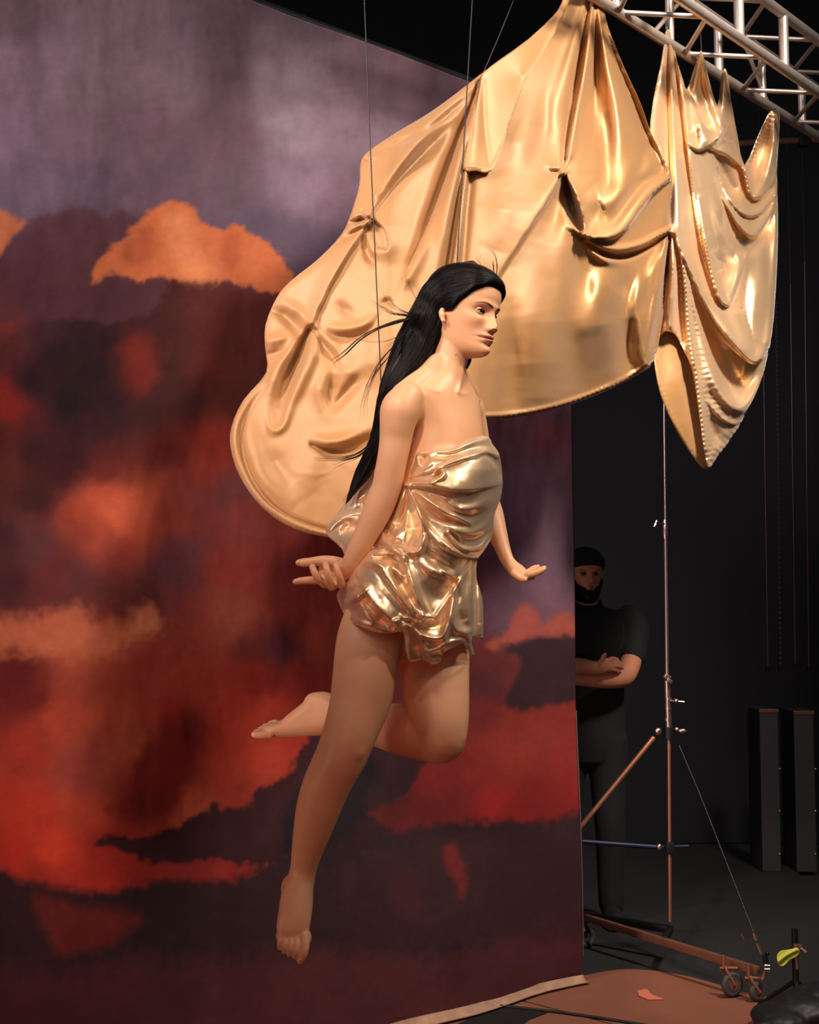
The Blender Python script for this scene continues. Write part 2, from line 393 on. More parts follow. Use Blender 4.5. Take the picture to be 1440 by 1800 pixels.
for far in (1, 0):
    for up in (0, 1):
        MB().tube([tp(0, far, up), tp(LT, far, up)], .0205, 20).build('chord', M_alu, tr)
def s_of(px, far):
    best = None
    for i in range(2000):
        s = LT * i / 2000; x, y = pix(np.array(tp(s, far, 0)))
        if best is None or abs(x - px) < best[0]: best = (abs(x - px), s)
    return best[1]
SF = [s_of(x, 1) for x in (1178, 1264, 1342, 1411)]; SN = [s_of(x, 0) for x in (1300, 1379)]
def brace(a, b, r, name='brace'): MB().tube([a, b], r, 12).build(name, M_alu, tr)
step = (SF[-1] - SF[0]) / 3
for k in range(-2, 8):
    s = SF[0] + k * step
    if .02 < s < LT: brace(tp(s, 1, 0), tp(s, 1, 1), .017, 'upright')
stepn = SN[1] - SN[0]
for k in range(-4, 8):
    s = SN[0] + k * stepn
    if .02 < s < LT: brace(tp(s, 0, 0), tp(s, 0, 1), .020, 'upright')
hs = step * .62
s = .05; k = 0
while s + hs < LT:
    for up in (0, 1):
        brace(tp(s, k % 2, up), tp(s + hs, 1 - k % 2, up), .0095)
    if k % 3 == 0: brace(tp(s, 1, k % 2), tp(s + hs, 1, 1 - k % 2), .0085)
    s += hs; k += 1
# welded node sleeves and ceiling hangers
for far in (0, 1):
    for q in (0, LT):
        MB().tube([tp(q, far, 0) - TD * .03, tp(q, far, 0) + TD * .03], .026, 16).build('end_sleeve', M_alu, tr)
for q in (.6, 3.6):
    MB().tube([tp(q, 1, 1), tp(q, 1, 1) + Vector((0, 0, 2.2))], .004, 6).build('hanging_wire', M_blackmetal, tr)
    MB().tube([tp(q, 0, 1), tp(q, 0, 1) + Vector((0, 0, 2.2))], .004, 6).build('hanging_wire', M_blackmetal, tr)
# dim cross pipe beyond the truss
cp = empty('scaffold_pipe', V(1340, 251, 7.3), 'dim rusty horizontal pipe behind the drape under the truss', 'pipe')
M_rust = mat('dull_steel', (120, 85, 70), .5, .7, noise=.2)
MB().tube([V(1296, 254, 7.3), V(1326, 251, 7.3), V(1440, 246, 7.3), V(1600, 240, 7.3)], .018, 12).build('tube', M_rust, cp)
MB().box(V(1412, 245, 7.28), (.05, .05, .08), bev=.006).build('clamp', M_blackmetal, cp)

# ------------------------------------------------------------------ roller light stand
M_steel = mat('chrome_steel', (175, 150, 140), .28, .95)
M_brownsteel = mat('worn_brown_steel', (150, 100, 78), .42, .6, noise=.15)
M_rubber = mat('grey_rubber', (58, 54, 54), .7, noise=.1)
SY = 6.0
st = empty('light_stand', Vector((V(1178, 1620, SY).x, SY, 0)), 'tall steel rolling stand with a wheeled base standing behind the drape', 'stand')
def pole(x0, y0, x1, y1, r, m, name): MB().tube([V(x0, y0, SY), V(x1, y1, SY)], r, 16).build(name, m, st)
pole(1166, 520, 1170, 925, .0062, M_steel, 'upper_tube')
pole(1170, 922, 1173, 1196, .0085, M_steel, 'middle_tube')
pole(1173, 1196, 1176, 1287, .0135, M_steel, 'column')
pole(1176, 1287, 1178, 1620, .007, M_brownsteel, 'lower_tube')
MB().tube([V(1169.8, 914, SY), V(1169.9, 922, SY), V(1170, 940, SY), V(1170.2, 948, SY)], [.011, .014, .014, .010], 16).build('collar', M_steel, st)
k = MB().tube([V(1168, 921, SY - .01), V(1153, 921, SY - .03)], .0045, 8); k.tube([V(1155, 915, SY - .03), V(1151, 926, SY - .03)], .006, 8).build('knob', M_steel, st)
k = MB().box(V(1173, 1190, SY - .01), (.030, .03, .022), rot=Matrix.Rotation(.6, 3, 'Y'), bev=.005); k.box(V(1177, 1197, SY - .02), (.026, .02, .016), rot=Matrix.Rotation(.6, 3, 'Y'), bev=.004).build('clamp', M_steel, st)
for yy in (1226, 1243, 1262): MB().tube([V(1175, yy, SY), V(1175, yy + 5, SY)], .0165, 16).build('collar', M_steel, st)
k = MB().tube([V(1178, 1232, SY - .01), V(1192, 1233, SY - .03)], .004, 8); k.ball(V(1189, 1232, SY - .03), .010).tube([V(1192, 1233, SY - .03), V(1203, 1234, SY - .03)], .005, 8).build('knob', M_steel, st)
MB().tube([V(1176, 1278, SY), V(1176, 1298, SY)], .022, 16).build('hub', M_blackmetal, st)
k = MB().ball(V(1157, 1286, SY - .03), .014, sc=(1.1, .8, 1.2)); k.ball(V(1200, 1285, SY - .03), .012, sc=(1.6, .8, .9)).ball(V(1190, 1282, SY - .02), .010).build('hub_bolts', M_steel, st)['kind'] = 'stuff'
# base bar with wheels: near end right, far end behind the canvas
bn = V(1332, 1706, 5.36); bf = V(1030, 1613, 6.25); pc = Vector((V(1178, 1620, SY).x, SY, bf.z))
def barbox(a, b, w, h, name, m):
    d = b - a; q = d.to_track_quat('X', 'Z').to_matrix()
    MB().box((a + b) / 2, (d.length, w, h), rot=q, bev=.003).build(name, m, st)
barbox(bf, bn, .024, .030, 'base_bar', M_brownsteel)
bl = V(1150, 1296, SY - .02); be = V(1042, 1428, 5.95)
MB().tube([bl, be, be + (be - bl) * 1.1], .0105, 12).build('brace', M_brownsteel, st)
MB().tube([V(1194, 1310, SY - .02), V(1230, 1395, 5.85), V(1326, 1642, 5.42)], .0028, 8).build('brace', M_blackmetal, st)
for a, b in (((1325, 1639), (1330, 1652)), ((1331.5, 1657), (1339, 1676))):
    o = MB().tube([V(*a, 5.40), V(*b, 5.40)], .0062, 12).build('fitting', mat('polished_chrome', (240, 225, 205), .18, 1.0) if 'polished_chrome' not in bpy.data.materials else bpy.data.materials['polished_chrome'], st)
    o['label'] = 'shiny chrome end of the brace rod'
MB().tube([V(1303, 1640, 5.5), V(1308, 1650, 5.5)], .005, 8).build('fitting', M_steel, st)
def caster(x, y, Y, R):
    c = V(x, y, Y); c.z = R + .002
    ax = Vector((.45, -.9, 0)).normalized()
    w = MB().torus(c, R - .012, .012, ax, 28, 10); w.torus(c, R - .022, .012, ax, 28, 8).build('wheel', M_rubber, st)
    wh = [o for o in st.children if o.name.startswith('wheel')][-1]
    h = MB().tube([c - ax * .013, c + ax * .013], R - .026, 20); h.tube([c - ax * .016, c + ax * .016], .008, 12).build('hub_cap', M_brownsteel, wh)
    f = MB()
    for sg in (-1, 1):
        f.tube([c + ax * .019 * sg, c + ax * .019 * sg + Vector((-.03, 0, R + .005)), c + ax * .010 * sg + Vector((-.03, 0, R + .02))], .005, 8)
    f.tube([c + Vector((-.045, 0, R + .012)), c + Vector((.02, 0, R + .012))], .006, 8).tube([c + Vector((-.03, 0, R + .01)), c + Vector((-.03, 0, R + .06))], .007, 8)
    f.build('fork', M_brownsteel, st)
caster(1287, 1720, 5.42, .047); caster(1331, 1727, 5.36, .036); 
cc = Vector((bf.x, bf.y, 0)); 
wq = MB().torus((cc.x, cc.y, .048), .033, .012, (.45, -.9, 0), 24, 8).tube([(cc.x, cc.y, .045), (cc.x, cc.y, bf.z)], .008, 8).build('wheel', M_rubber, st)
third = pc + Vector((-.75, .75, 0)); barbox(pc, third, .024, .03, 'base_bar', M_blackmetal)
MB().torus((third.x, third.y, .048), .033, .012, (.45, -.9, 0), 24, 8).tube([(third.x, third.y, .045), third], .008, 8).build('wheel', M_rubber, st)
midb = bf.lerp(bn, .5); barbox(pc, Vector((midb.x, midb.y, pc.z)), .024, .03, 'base_bar', M_blackmetal)
MB().box(V(1178, 1490, SY), (.035, .03, .05), bev=.006).build('bracket', M_blackmetal, st)
MB().ball(V(1159, 1489, SY - .03), .013, sc=(1, 1, 1.2)).build('knob', M_steel, st)
M_blue = mat('dark_blue_steel', (18, 28, 56), .5, .3)
MB().tube([V(1020, 1479, 6.02), V(1156, 1489, 6.02)], .010, 10).tube([V(1156, 1489, 6.02), V(1210, 1487, 6.04)], .006, 8).build('side_arm', M_blue, st)['label'] = 'dark blue side arm'
k = MB().tube([V(1345, 1680, 5.33), V(1348, 1700, 5.33)], .010, 12).ball(V(1349, 1676, 5.33), .008).build('lever', M_blackmetal, st)
for yy in (1698, 1704.5): MB().tube([V(1344, yy, 5.32), V(1353, yy, 5.32)], .0065, 10).build('fitting', bpy.data.materials['polished_chrome'], st)['label'] = 'shiny chrome nut beside the wheel'
MB().tube([V(1340, 1722, 5.33), V(1346, 1706, 5.33)], .007, 8).build('fitting', M_brownsteel, st)

# ------------------------------------------------------------------ things in the dark at the right
M_case = mat('charcoal_case_panel', (52, 50, 54), .55, .2, noise=.15, nscale=8)
def case(x0, x1, y0, y1, Y, label):
    a = V(x0, y0, Y); b = V(x1, y1, Y); cx = (a.x + b.x) / 2
    r = empty('equipment_case', (cx, Y + .15, 0), label, 'case', 'equipment cases at the far right')
    w = b.x - a.x
    MB().box((cx, Y + .15, a.z / 2), (w, .3, a.z), bev=.008).build('body', M_case, r, smooth=False)
    MB().box((cx, Y + .001, a.z - .012), (w + .004, .010, .02), bev=.002).build('edge_trim', M_rust, r, smooth=False)
    for yy in (1352, 1426, 1502):
        MB().ball(V(x1 - 4, yy, Y), .008, sc=(1, .5, 1)).build('rivet', M_steel, r)
    return r
case(1335, 1375, 1246, 1560, 8.2, 'tall narrow dark case, left one of the pair at far right')
case(1395, 1438, 1249, 1560, 8.2, 'tall narrow dark case, right one of the pair at far right')
M_pipe = mat('dim_hanging_pipe', (84, 62, 58), .45, .5, noise=.3, nscale=6)
for i, (x0, x1, y0, y1) in enumerate([(1341, 1350, 560, 1180), (1364, 1372, 590, 1180), (1390, 1398, 560, 1175), (1415, 1422, 520, 1180)]):
    Y = 8.6; a = V(x0, y0 - 60, Y); b = V(x1, y1, Y)
    nm = 'hanging_chain' if i == 1 else 'hanging_pipe'
    lb = ['outermost left of three thin hanging pipes in the dark', 'thin hoist chain hanging between the dark pipes', 'middle one of three thin hanging pipes in the dark', 'thin hanging pipe nearest the right edge of the picture'][i]
    r = empty(nm, b, lb, 'chain' if i == 1 else 'pipe')
    if i == 1:
        q = MB(); n = 150
        for j in range(n):
            c = a.lerp(b, (j + .5) / n); q.torus(c, .006, .0028, (1, 0, 0) if j % 2 else (0, 1, 0), 8, 5)
        q.build('links', M_pipe, r)
    else:
        MB().tube([a, b], .006, 10).build('tube', M_pipe, r)
    MB().tube([b + Vector((0, 0, .03)), b], .012, 10).build('end_cap', M_blackmetal, r)
    MB().tube([a, Vector((a.x, a.y, 6.4))], .002, 6).build('hanging_wire', M_blackmetal, r)

# ------------------------------------------------------------------ the woman
WY = 3.57
def Wp(px, py, dy): return V(px, py, WY + dy)
def rings(centers, A, Bv, ra, rb, n, caps=True):
    vs = []; fs = []; m = len(centers)
    for c, a, b, r1, r2 in zip(centers, A, Bv, ra, rb):
        for k in range(n):
            t = 2 * PI * k / n; vs.append(c + a * (math.cos(t) * r1) + b * (math.sin(t) * r2))
    for i in range(m - 1):
        for k in range(n):
            fs.append((i * n + k, i * n + (k + 1) % n, (i + 1) * n + (k + 1) % n, (i + 1) * n + k))
    for e, s in ((0, -1), (m - 1, 1)):
        # rounded cap
        tdir = (centers[e] - centers[e - s]).normalized(); base = e * n; prev = [base + k for k in range(n)]
        r = min(ra[e], rb[e])
        for q in (.5, .87):
            h = math.sin(math.acos(1 - q) if q < 1 else PI / 2) ; f = math.sqrt(max(0, 1 - q * q))
            st_ = len(vs)
            for k in range(n):
                t = 2 * PI * k / n
                vs.append(centers[e] + tdir * (q * r) + A[e] * (math.cos(t) * ra[e] * f) + Bv[e] * (math.sin(t) * rb[e] * f))
            cur = [st_ + k for k in range(n)]
            for k in range(n):
                q4 = (prev[k], prev[(k + 1) % n], cur[(k + 1) % n], cur[k]); fs.append(q4 if s > 0 else q4[::-1])
            prev = cur
        vs.append(centers[e] + tdir * r); ti = len(vs) - 1
        for k in range(n):
            f3 = (prev[k], prev[(k + 1) % n], ti); fs.append(f3 if s > 0 else f3[::-1])
    fs = [f if len(f) > 2 else f for f in fs]
    return vs, fs
def loft(mb, st_, n=20, sub=6, flat=.95, wrld=WY):
    """st_: (px, py, dy, half width px[, half depth m]); round limb following the stations"""
    P4 = []
    for q in st_:
        hw = q[3] * (wrld + q[2]) / FPX
        c = V(q[0], q[1], wrld + q[2]); P4.append((c.x, c.y, c.z, hw, q[4] if len(q) > 4 else hw * flat))
    P4 = catmull(P4, sub)
    cs = [Vector(p[:3]) for p in P4]; A = []; Bv = []
    for i, c in enumerate(cs):
        t = (cs[min(i + 1, len(cs) - 1)] - cs[max(i - 1, 0)]).normalized()
        a = t.cross(Vector((c.x, c.y, c.z - CAMH)).normalized())
        if a.length < .05: a = A[-1] if A else Vector((1, 0, 0))
        a.normalize(); A.append(a); Bv.append(t.cross(a).normalized())
    vs, fs = rings(cs, A, Bv, [abs(p[3]) for p in P4], [abs(p[4]) for p in P4], n)
    mb.add(vs, fs)
def body_yaw(deg):
    a = math.radians(deg); return Vector((math.sin(a), -math.cos(a), 0)), Vector((math.cos(a), math.sin(a), 0))
def oriented(mb, st_, F_, L_, n=32, sub=6):
    """torso: (px, py, dy, lateral half, forward half)"""
    P5 = catmull([(*Wp(q[0], q[1], q[2]), q[3], q[4]) for q in st_], sub)
    cs = [Vector(p[:3]) for p in P5]
    vs, fs = rings(cs, [L_] * len(cs), [F_] * len(cs), [p[3] for p in P5], [p[4] for p in P5], n)
    mb.add(vs, [f[::-1] for f in fs])
def ell(mb, c, r, rot=None): mb.ball(c, 1, 20, 14, r, rot)

BF, BL = body_yaw(50)
body = MB()
# torso
oriented(body, [(785, 652, .0, .050, .048), (783, 668, .0, .072, .055), (779, 684, .0, .104, .063), (775, 702, .0, .132, .073), (774, 728, .005, .128, .088), (777, 760, .005, .118, .098),
                (777, 800, .005, .124, .105), (768, 850, .0, .128, .100), (752, 900, .0, .118, .092), (732, 960, .01, .135, .100), (712, 1020, .02, .160, .115), (705, 1075, .02, .160, .115), (705, 1100, .02, .13, .09)], BF, BL)
for s in (-1, 1):
    c = Wp(772, 830, 0) + BF * .060 + BL * (.052 * s); ell(body, c, (.056, .056, .064))
# pectoral to shoulder fullness, shoulders
ell(body, Wp(712, 716, -.10), (.050, .050, .052)); ell(body, Wp(829, 722, .135), (.036, .045, .045))
loft(body, [(768, 640, -.02, 20), (752, 662, -.035, 24), (730, 680, -.07, 24), (708, 697, -.10, 24)])
loft(body, [(800, 640, .03, 16), (812, 672, .06, 18), (826, 695, .11, 20)])
# collar bones and breast bone notch
notch = Wp(801, 694, 0) + Vector((.012, -.070, 0))
def px3(x, y, dy): return (x, y, dy)
loft(body, [(801, 694, -.060, 4.5), (784, 694, -.078, 5), (766, 689, -.096, 5.5), (744, 684, -.102, 5.5), (718, 684, -.106, 6)], 12)
loft(body, [(808, 693, -.054, 4.5), (822, 695, -.018, 5), (836, 700, .04, 5), (842, 705, .09, 5)], 12)
# neck with the two tendons
loft(body, [(803, 590, .0, 33), (797, 612, .0, 32), (791, 635, .0, 31), (787, 655, .0, 31), (783, 678, .0, 36), (780, 695, .0, 44)])
loft(body, [(780, 604, -.008, 10), (782, 630, -.024, 9), (789, 662, -.040, 8), (799, 688, -.056, 5)], 12)
loft(body, [(812, 640, -.014, 7), (808, 668, -.036, 6), (804, 690, -.060, 5)], 12)
# near arm
loft(body, [(716, 700, -.11, 31), (704, 720, -.125, 36), (699, 745, -.125, 32.5), (696, 770, -.12, 29.5), (691, 800, -.12, 27.5), (685, 830, -.115, 27), (680, 855, -.11, 26.5), (671, 880, -.105, 27), (659, 907, -.10, 25.5), (643, 940, -.095, 22), (628, 968, -.09, 19), (615, 994, -.08, 17, .019), (605, 1004, -.072, 18, .016)])
# far arm
loft(body, [(828, 718, .13, 24), (836, 745, .14, 21), (842, 780, .15, 20), (850, 830, .17, 19), (856, 870, .18, 19.5), (866, 905, .17, 20), (874, 935, .15, 18), (883, 962, .13, 14.5), (892, 985, .11, 12.5), (902, 998, .10, 12.5)])
# near leg
loft(body, [(684, 1035, -.03, 50, .085), (664, 1085, -.045, 57), (649, 1130, -.07, 58), (641, 1190, -.09, 56.5), (633, 1235, -.10, 53.5), (620, 1275, -.115, 49), (609, 1305, -.12, 46.5), (599, 1330, -.115, 45), (586, 1355, -.10, 43), (572, 1385, -.08, 41.5), (560, 1420, -.06, 39), (549, 1460, -.035, 33.5), (540, 1495, -.01, 27.5), (534, 1525, .01, 23.5), (529, 1548, .015, 24.5), (524, 1568, .01, 26)], 28)
ell(body, Wp(622, 1316, -.150), (.030, .026, .036)); ell(body, Wp(604, 1350, -.140), (.024, .024, .024))
# near foot, toes pointing down
loft(body, [(526, 1555, .01, 25, .034), (522, 1580, -.005, 29, .034), (519, 1605, -.02, 29.5, .028), (515, 1628, -.03, 29.5, .021), (514, 1644, -.034, 26, .015)], 24)
ell(body, Wp(512, 1563, .032), (.026, .034, .038)); ell(body, Wp(516, 1557, -.005), (.014, .016, .016)); ell(body, Wp(537, 1648, -.03), (.016, .018, .020))
ell(body, Wp(494, 1645, -.028), (.013, .016, .018))
for q in ([(535, 1642, -.035, 9.5), (536, 1660, -.045, 8.5), (533, 1676, -.047, 8.2), (528, 1688, -.042, 7)], [(522, 1642, -.038, 5.5), (521.5, 1662, -.050, 4.9), (520, 1674, -.050, 4.9), (518, 1682, -.044, 4.4)],
          [(512, 1642, -.038, 5.2), (511, 1660, -.050, 4.7), (509.5, 1671, -.050, 4.7), (508, 1679, -.044, 4.2)], [(502.5, 1640, -.036, 5), (501, 1656, -.048, 4.5), (500, 1666, -.048, 4.5), (499, 1674, -.042, 4)], [(494, 1638, -.034, 5), (492, 1651, -.044, 4.4), (491, 1659, -.044, 4.4), (491.5, 1667, -.038, 4)]):
    loft(body, q, 12)
# far leg bent back
loft(body, [(748, 1060, .07, 66, .085), (760, 1110, .07, 63), (764, 1150, .06, 61), (765, 1200, .03, 60), (770, 1245, .005, 55.5), (774, 1275, -.01, 50), (775, 1298, -.015, 44), (772, 1304, -.01, 41)], 28)
loft(body, [(781, 1292, -.015, 42), (768, 1297, -.005, 44), (740, 1291, .03, 45), (705, 1282, .08, 44), (665, 1274, .14, 38), (625, 1266, .20, 30), (595, 1262, .245, 26), (578, 1262, .255, 27)], 28)
ell(body, Wp(790, 1305, -.035), (.030, .03, .034))
loft(body, [(612, 1256, .225, 24), (585, 1247, .25, 25), (566, 1240, .262, 25), (553, 1237, .265, 21)], 20)
loft(body, [(556, 1250, .265, 26, .034), (536, 1262, .268, 24, .034), (515, 1272, .275, 19, .036)], 20)
loft(body, [(585, 1262, .25, 27), (560, 1266, .262, 27), (532, 1272, .27, 23, .036), (505, 1279, .28, 16.5, .038), (484, 1282, .285, 13, .038), (470, 1284, .29, 10.5, .032)], 22)
for q in ([(476, 1289, .262, 8.5), (458, 1291, .26, 7.5), (447, 1291, .26, 6.5)], [(478, 1284, .278, 6.5), (462, 1285, .278, 5.8), (450, 1287, .278, 5.5)], [(480, 1280, .292, 6), (467, 1280, .294, 5.5), (457, 1282, .294, 5.2)], [(484, 1276, .306, 6), (474, 1275, .308, 5.3), (465, 1277, .308, 5)], [(490, 1273, .318, 6), (483, 1270, .320, 5.2), (475, 1272, .32, 5)]):
    loft(body, q, 12)
# near hand
loft(body, [(612, 1000, -.058, 18, .017), (598, 1003, -.055, 22, .015), (582, 1005, -.052, 23, .013), (568, 1006, -.052, 20, .012)], 20)
loft(body, [(604, 992, -.062, 11), (584, 988, -.068, 11), (566, 986, -.068, 9.5), (545, 988, -.062, 8), (533, 989, -.060, 7.8), (525, 989, -.058, 6)], 14)
loft(body, [(578, 1018, -.056, 8.5), (562, 1020, -.066, 7.5), (543, 1020, -.070, 7), (528, 1021, -.070, 6.2), (518, 1023, -.068, 5)], 14)
loft(body, [(583, 1020, -.055, 8.5), (572, 1026, -.080, 8), (562, 1020, -.104, 7), (554, 1008, -.112, 6.6), (549, 996, -.106, 5.8)], 14)
loft(body, [(591, 1022, -.055, 8.5), (583, 1031, -.082, 8), (579, 1020, -.108, 7), (575, 1004, -.116, 6.5), (572, 991, -.108, 5.6)], 14)
loft(body, [(602, 1020, -.055, 8), (600, 1029, -.080, 7.5), (598, 1016, -.102, 6.3), (593, 1003, -.108, 6), (590, 992, -.102, 5.2)], 14)
# far hand
loft(body, [(900, 996, .10, 12.5, .020), (910, 1005, .095, 14, .028), (922, 1011, .09, 11, .032), (932, 1012, .085, 8.5, .032)], 20)
for q in ([(928, 1011, .060, 6.5), (941, 1008, .055, 6), (951, 1004, .053, 5.5), (957, 1001, .052, 4.6)], [(929, 1010, .077, 6.5), (943, 1006, .073, 6), (953, 1001, .072, 5.5), (958, 997.5, .072, 4.6)],
          [(928, 1008, .094, 6), (940, 1001, .094, 5.6), (946, 996.5, .094, 4.6)], [(924, 1008, .112, 5.6), (935, 1001, .113, 5.2), (941, 997, .114, 4.5)], [(903, 1008, .070, 7), (915, 1017, .060, 6.2), (923, 1019, .055, 5)]):
    loft(body, q, 12)

# head: slices in its own frame (x forward, y to her left, z up)
hy, hp, hr = math.radians(54), math.radians(8), math.radians(5)
HF = Vector((math.sin(hy) * math.cos(hp), -math.cos(hy) * math.cos(hp), -math.sin(hp)))
HL0 = Vector((math.cos(hy), math.sin(hy), 0)); HU0 = HF.cross(HL0)
HL = (HL0 * math.cos(hr) - HU0 * math.sin(hr)).normalized(); HU = HF.cross(HL).normalized()
HR = Matrix((HF, HL, HU)).transposed()
HO = Wp(815, 558, -.0)
SL = np.array([(-.104, .064, -.005, .012), (-.100, .078, -.02, .026), (-.092, .087, -.03, .038), (-.080, .089, -.045, .047), (-.065, .086, -.06, .0535), (-.045, .087, -.075, .059), (-.025, .086, -.088, .064), (-.005, .0855, -.096, .068), (.012, .0855, -.100, .070),
               (.030, .090, -.102, .0725), (.050, .0925, -.102, .074), (.068, .090, -.099, .0725), (.085, .081, -.090, .067), (.100, .065, -.075, .056), (.112, .042, -.052, .040), (.119, .018, -.025, .020)])
def head_surface(off=None, n=72, extra=0.0):
    zz = np.linspace(SL[0, 0], SL[-1, 0], 60); T = np.linspace(0, 2 * PI, n, endpoint=False)
    fr = np.interp(zz, SL[:, 0], SL[:, 1]); bk = np.interp(zz, SL[:, 0], SL[:, 2]); w = np.interp(zz, SL[:, 0], SL[:, 3])
    for arr in (fr, bk, w): arr[1:-1] = (arr[:-2] + arr[1:-1] * 2 + arr[2:]) / 4
    Zg, Tg = np.meshgrid(zz, T, indexing='ij')
    c = np.cos(Tg); s = np.sin(Tg)
    X = np.where(c > 0, fr[:, None] * np.abs(c) ** .92, bk[:, None] * np.abs(c)); Yg = w[:, None] * np.sign(s) * np.abs(s) ** .93
    v = np.stack([X, Yg, Zg], -1)
    if off is not None: v = off(v)
    m = len(zz); fs = []
    for i in range(m - 1):
        for k in range(n): fs.append((i * n + k, i * n + (k + 1) % n, (i + 1) * n + (k + 1) % n, (i + 1) * n + k))
    v = v.reshape(-1, 3); v = np.vstack([v, v[:n].mean(0) - [0, 0, .003], v[-n:].mean(0) + [0, 0, .003 + extra]])
    for k in range(n):
        fs.append((len(v) - 2, (k + 1) % n, k)); fs.append((len(v) - 1, (m - 1) * n + k, (m - 1) * n + (k + 1) % n))
    return v, fs
hRn = np.array(HR); hOn = np.array(HO)
def h2w(v): return np.asarray(v) @ hRn.T + hOn
def w2h(v): return (np.asarray(v) - hOn) @ hRn
hv_, hf_ = head_surface()
body.add(h2w(hv_), hf_)
# ears
for s in (-1, 1):
    for (x, z, r) in ((-.014, -.002, .007), (-.016, -.008, .0075), (-.014, -.014, .0075), (-.011, -.020, .007), (-.008, -.025, .0065), (-.005, -.029, .006), (-.009, -.014, .0075)):
        body.ball(h2w([x, .072 * s + (.004 if s > 0 else -.004), z])[0:3], r, 10, 8)

def voxel(mb, name, size, m, parent, smooth_it=4):
    o = mb.build(name, m, parent, sharp=False)
    md = o.modifiers.new('r', 'REMESH'); md.mode = 'VOXEL'; md.voxel_size = size; md.adaptivity = 0; md.use_smooth_shade = True
    ms = o.modifiers.new('s', 'SMOOTH'); ms.factor = .5; ms.iterations = smooth_it
    dg = bpy.context.evaluated_depsgraph_get(); dg.update()
    me = bpy.data.meshes.new_from_object(o.evaluated_get(dg)); o.modifiers.clear()
    old = o.data; o.data = me; bpy.data.meshes.remove(old); me.name = name
    if not me.materials: me.materials.append(m)
    return o
def co(o):
    a = np.empty(len(o.data.vertices) * 3, np.float32); o.data.vertices.foreach_get('co', a); return a.reshape(-1, 3).astype(float)
def set_co(o, a): o.data.vertices.foreach_set('co', a.astype(np.float32).ravel()); o.data.update()

M_skin = attr_mat('skin', 'skin', .42, bump=.12, bscale=700, spec=.45, sss=.12)
wl = (WY) ; wroot = Vector((Wp(700, 1060, 0).x, WY, Wp(528, 1693, -.03).z - .01))
woman = empty('person', wroot, 'barefoot woman with long black hair and a gold satin wrap dress, hanging on wires mid-leap', 'person')
bo = voxel(body, 'body', .0022, M_skin, woman, 3)
rl = np.array(root_loc(woman))
_c = co(bo) + rl; _x, _y = pix(_c); _h = w2h(_c)
keep = np.zeros(len(_c))
keep = np.maximum(keep, np.clip(1.25 - np.linalg.norm(_h - [.02, 0, .01], axis=1) / .115, 0, 1) * 3)
for (qx, qy, qr) in ((560, 1005, 62), (930, 1005, 40), (514, 1668, 52), (468, 1282, 40)):
    keep = np.maximum(keep, np.clip((qr - np.hypot(_x - qx, _y - qy)) / 18, 0, 1))
_k = np.exp(-(((_x - 780) / 60) ** 2 + ((_y - 680) / 28) ** 2)) * .8
keep = np.maximum(keep, _k)
wts = 1 - np.clip(keep, 0, 1)
def vgroup(o, name, w, lv=11):
    g_ = o.vertex_groups.new(name=name); k_ = np.round(w * (lv - 1)).astype(int)
    for i in range(1, lv):
        ids = np.nonzero(k_ == i)[0].tolist()
        if ids: g_.add(ids, i / (lv - 1), 'REPLACE')
vgroup(bo, 'soft', wts)
_m = bo.modifiers.new('s', 'SMOOTH'); _m.factor = .5; _m.iterations = 70; _m.vertex_group = 'soft'
_dg = bpy.context.evaluated_depsgraph_get(); _dg.update()
_me = bpy.data.meshes.new_from_object(bo.evaluated_get(_dg)); bo.modifiers.clear(); _old = bo.data; bo.data = _me; bpy.data.meshes.remove(_old); _me.name = 'body'
bo.vertex_groups.clear()
# finer mesh on the face
bm = bmesh.new(); bm.from_mesh(bo.data)
rl = np.array(root_loc(woman))
def isface(p):
    q = w2h(np.array(p) + rl); return q[0] > .012 and -.10 < q[2] < .07 and abs(q[1]) < .075
es = [e for e in bm.edges if (e.verts[0].co + rv - HO).length < .15 and isface(e.verts[0].co) and isface(e.verts[1].co)] if False else None
rv = Vector(rl)
sel = set(v.index for v in bm.verts if (v.co + rv - HO).length < .14 and isface(v.co))
es = [e for e in bm.edges if e.verts[0].index in sel and e.verts[1].index in sel]
bmesh.ops.subdivide_edges(bm, edges=es, cuts=1, use_grid_fill=True)
bmesh.ops.triangulate(bm, faces=[f for f in bm.faces if len(f.verts) > 4])
for f in bm.faces: f.smooth = True
bm.to_mesh(bo.data); bm.free()
c_ = co(bo) + rl; H = w2h(c_); x, y, z = H.T
front = np.clip((x - .02) / .03, 0, 1) * (np.abs(y) < .085) * (np.abs(z) < .13)
g = lambda cy, cz, sy, sz: np.exp(-.5 * ((y - cy) / sy) ** 2 - .5 * ((z - cz) / sz) ** 2)
dx = np.zeros(len(x)); ay = np.abs(y)
ga = lambda cy, cz, sy, sz: np.exp(-.5 * ((ay - cy) / sy) ** 2 - .5 * ((z - cz) / sz) ** 2)
nz = [-.046, -.039, -.034, -.029, -.022, -.014, -.004, .006, .016, .026, .034]; na = [0, .003, .012, .0190, .0205, .0172, .0128, .0088, .0058, .003, 0]; nw = [.008, .009, .0092, .0088, .0078, .0066, .0058, .0056, .0062, .009, .011]
dx += np.interp(z, nz, na) * np.exp(-.5 * (ay / np.interp(z, nz, nw)) ** 2)
dx += .0085 * ga(.0125, -.0315, .0045, .0055) - .004 * ga(.0065, -.0385, .0028, .0022)
dx += -.0125 * ga(.031, .0085, .0125, .0085) - .004 * ga(.017, .010, .006, .010)
dx += .0045 * ga(.028, .027, .016, .006) + .003 * ga(.0, .026, .010, .008)
dx += .006 * ga(.044, -.014, .013, .012) - .003 * ga(.038, -.045, .010, .014)
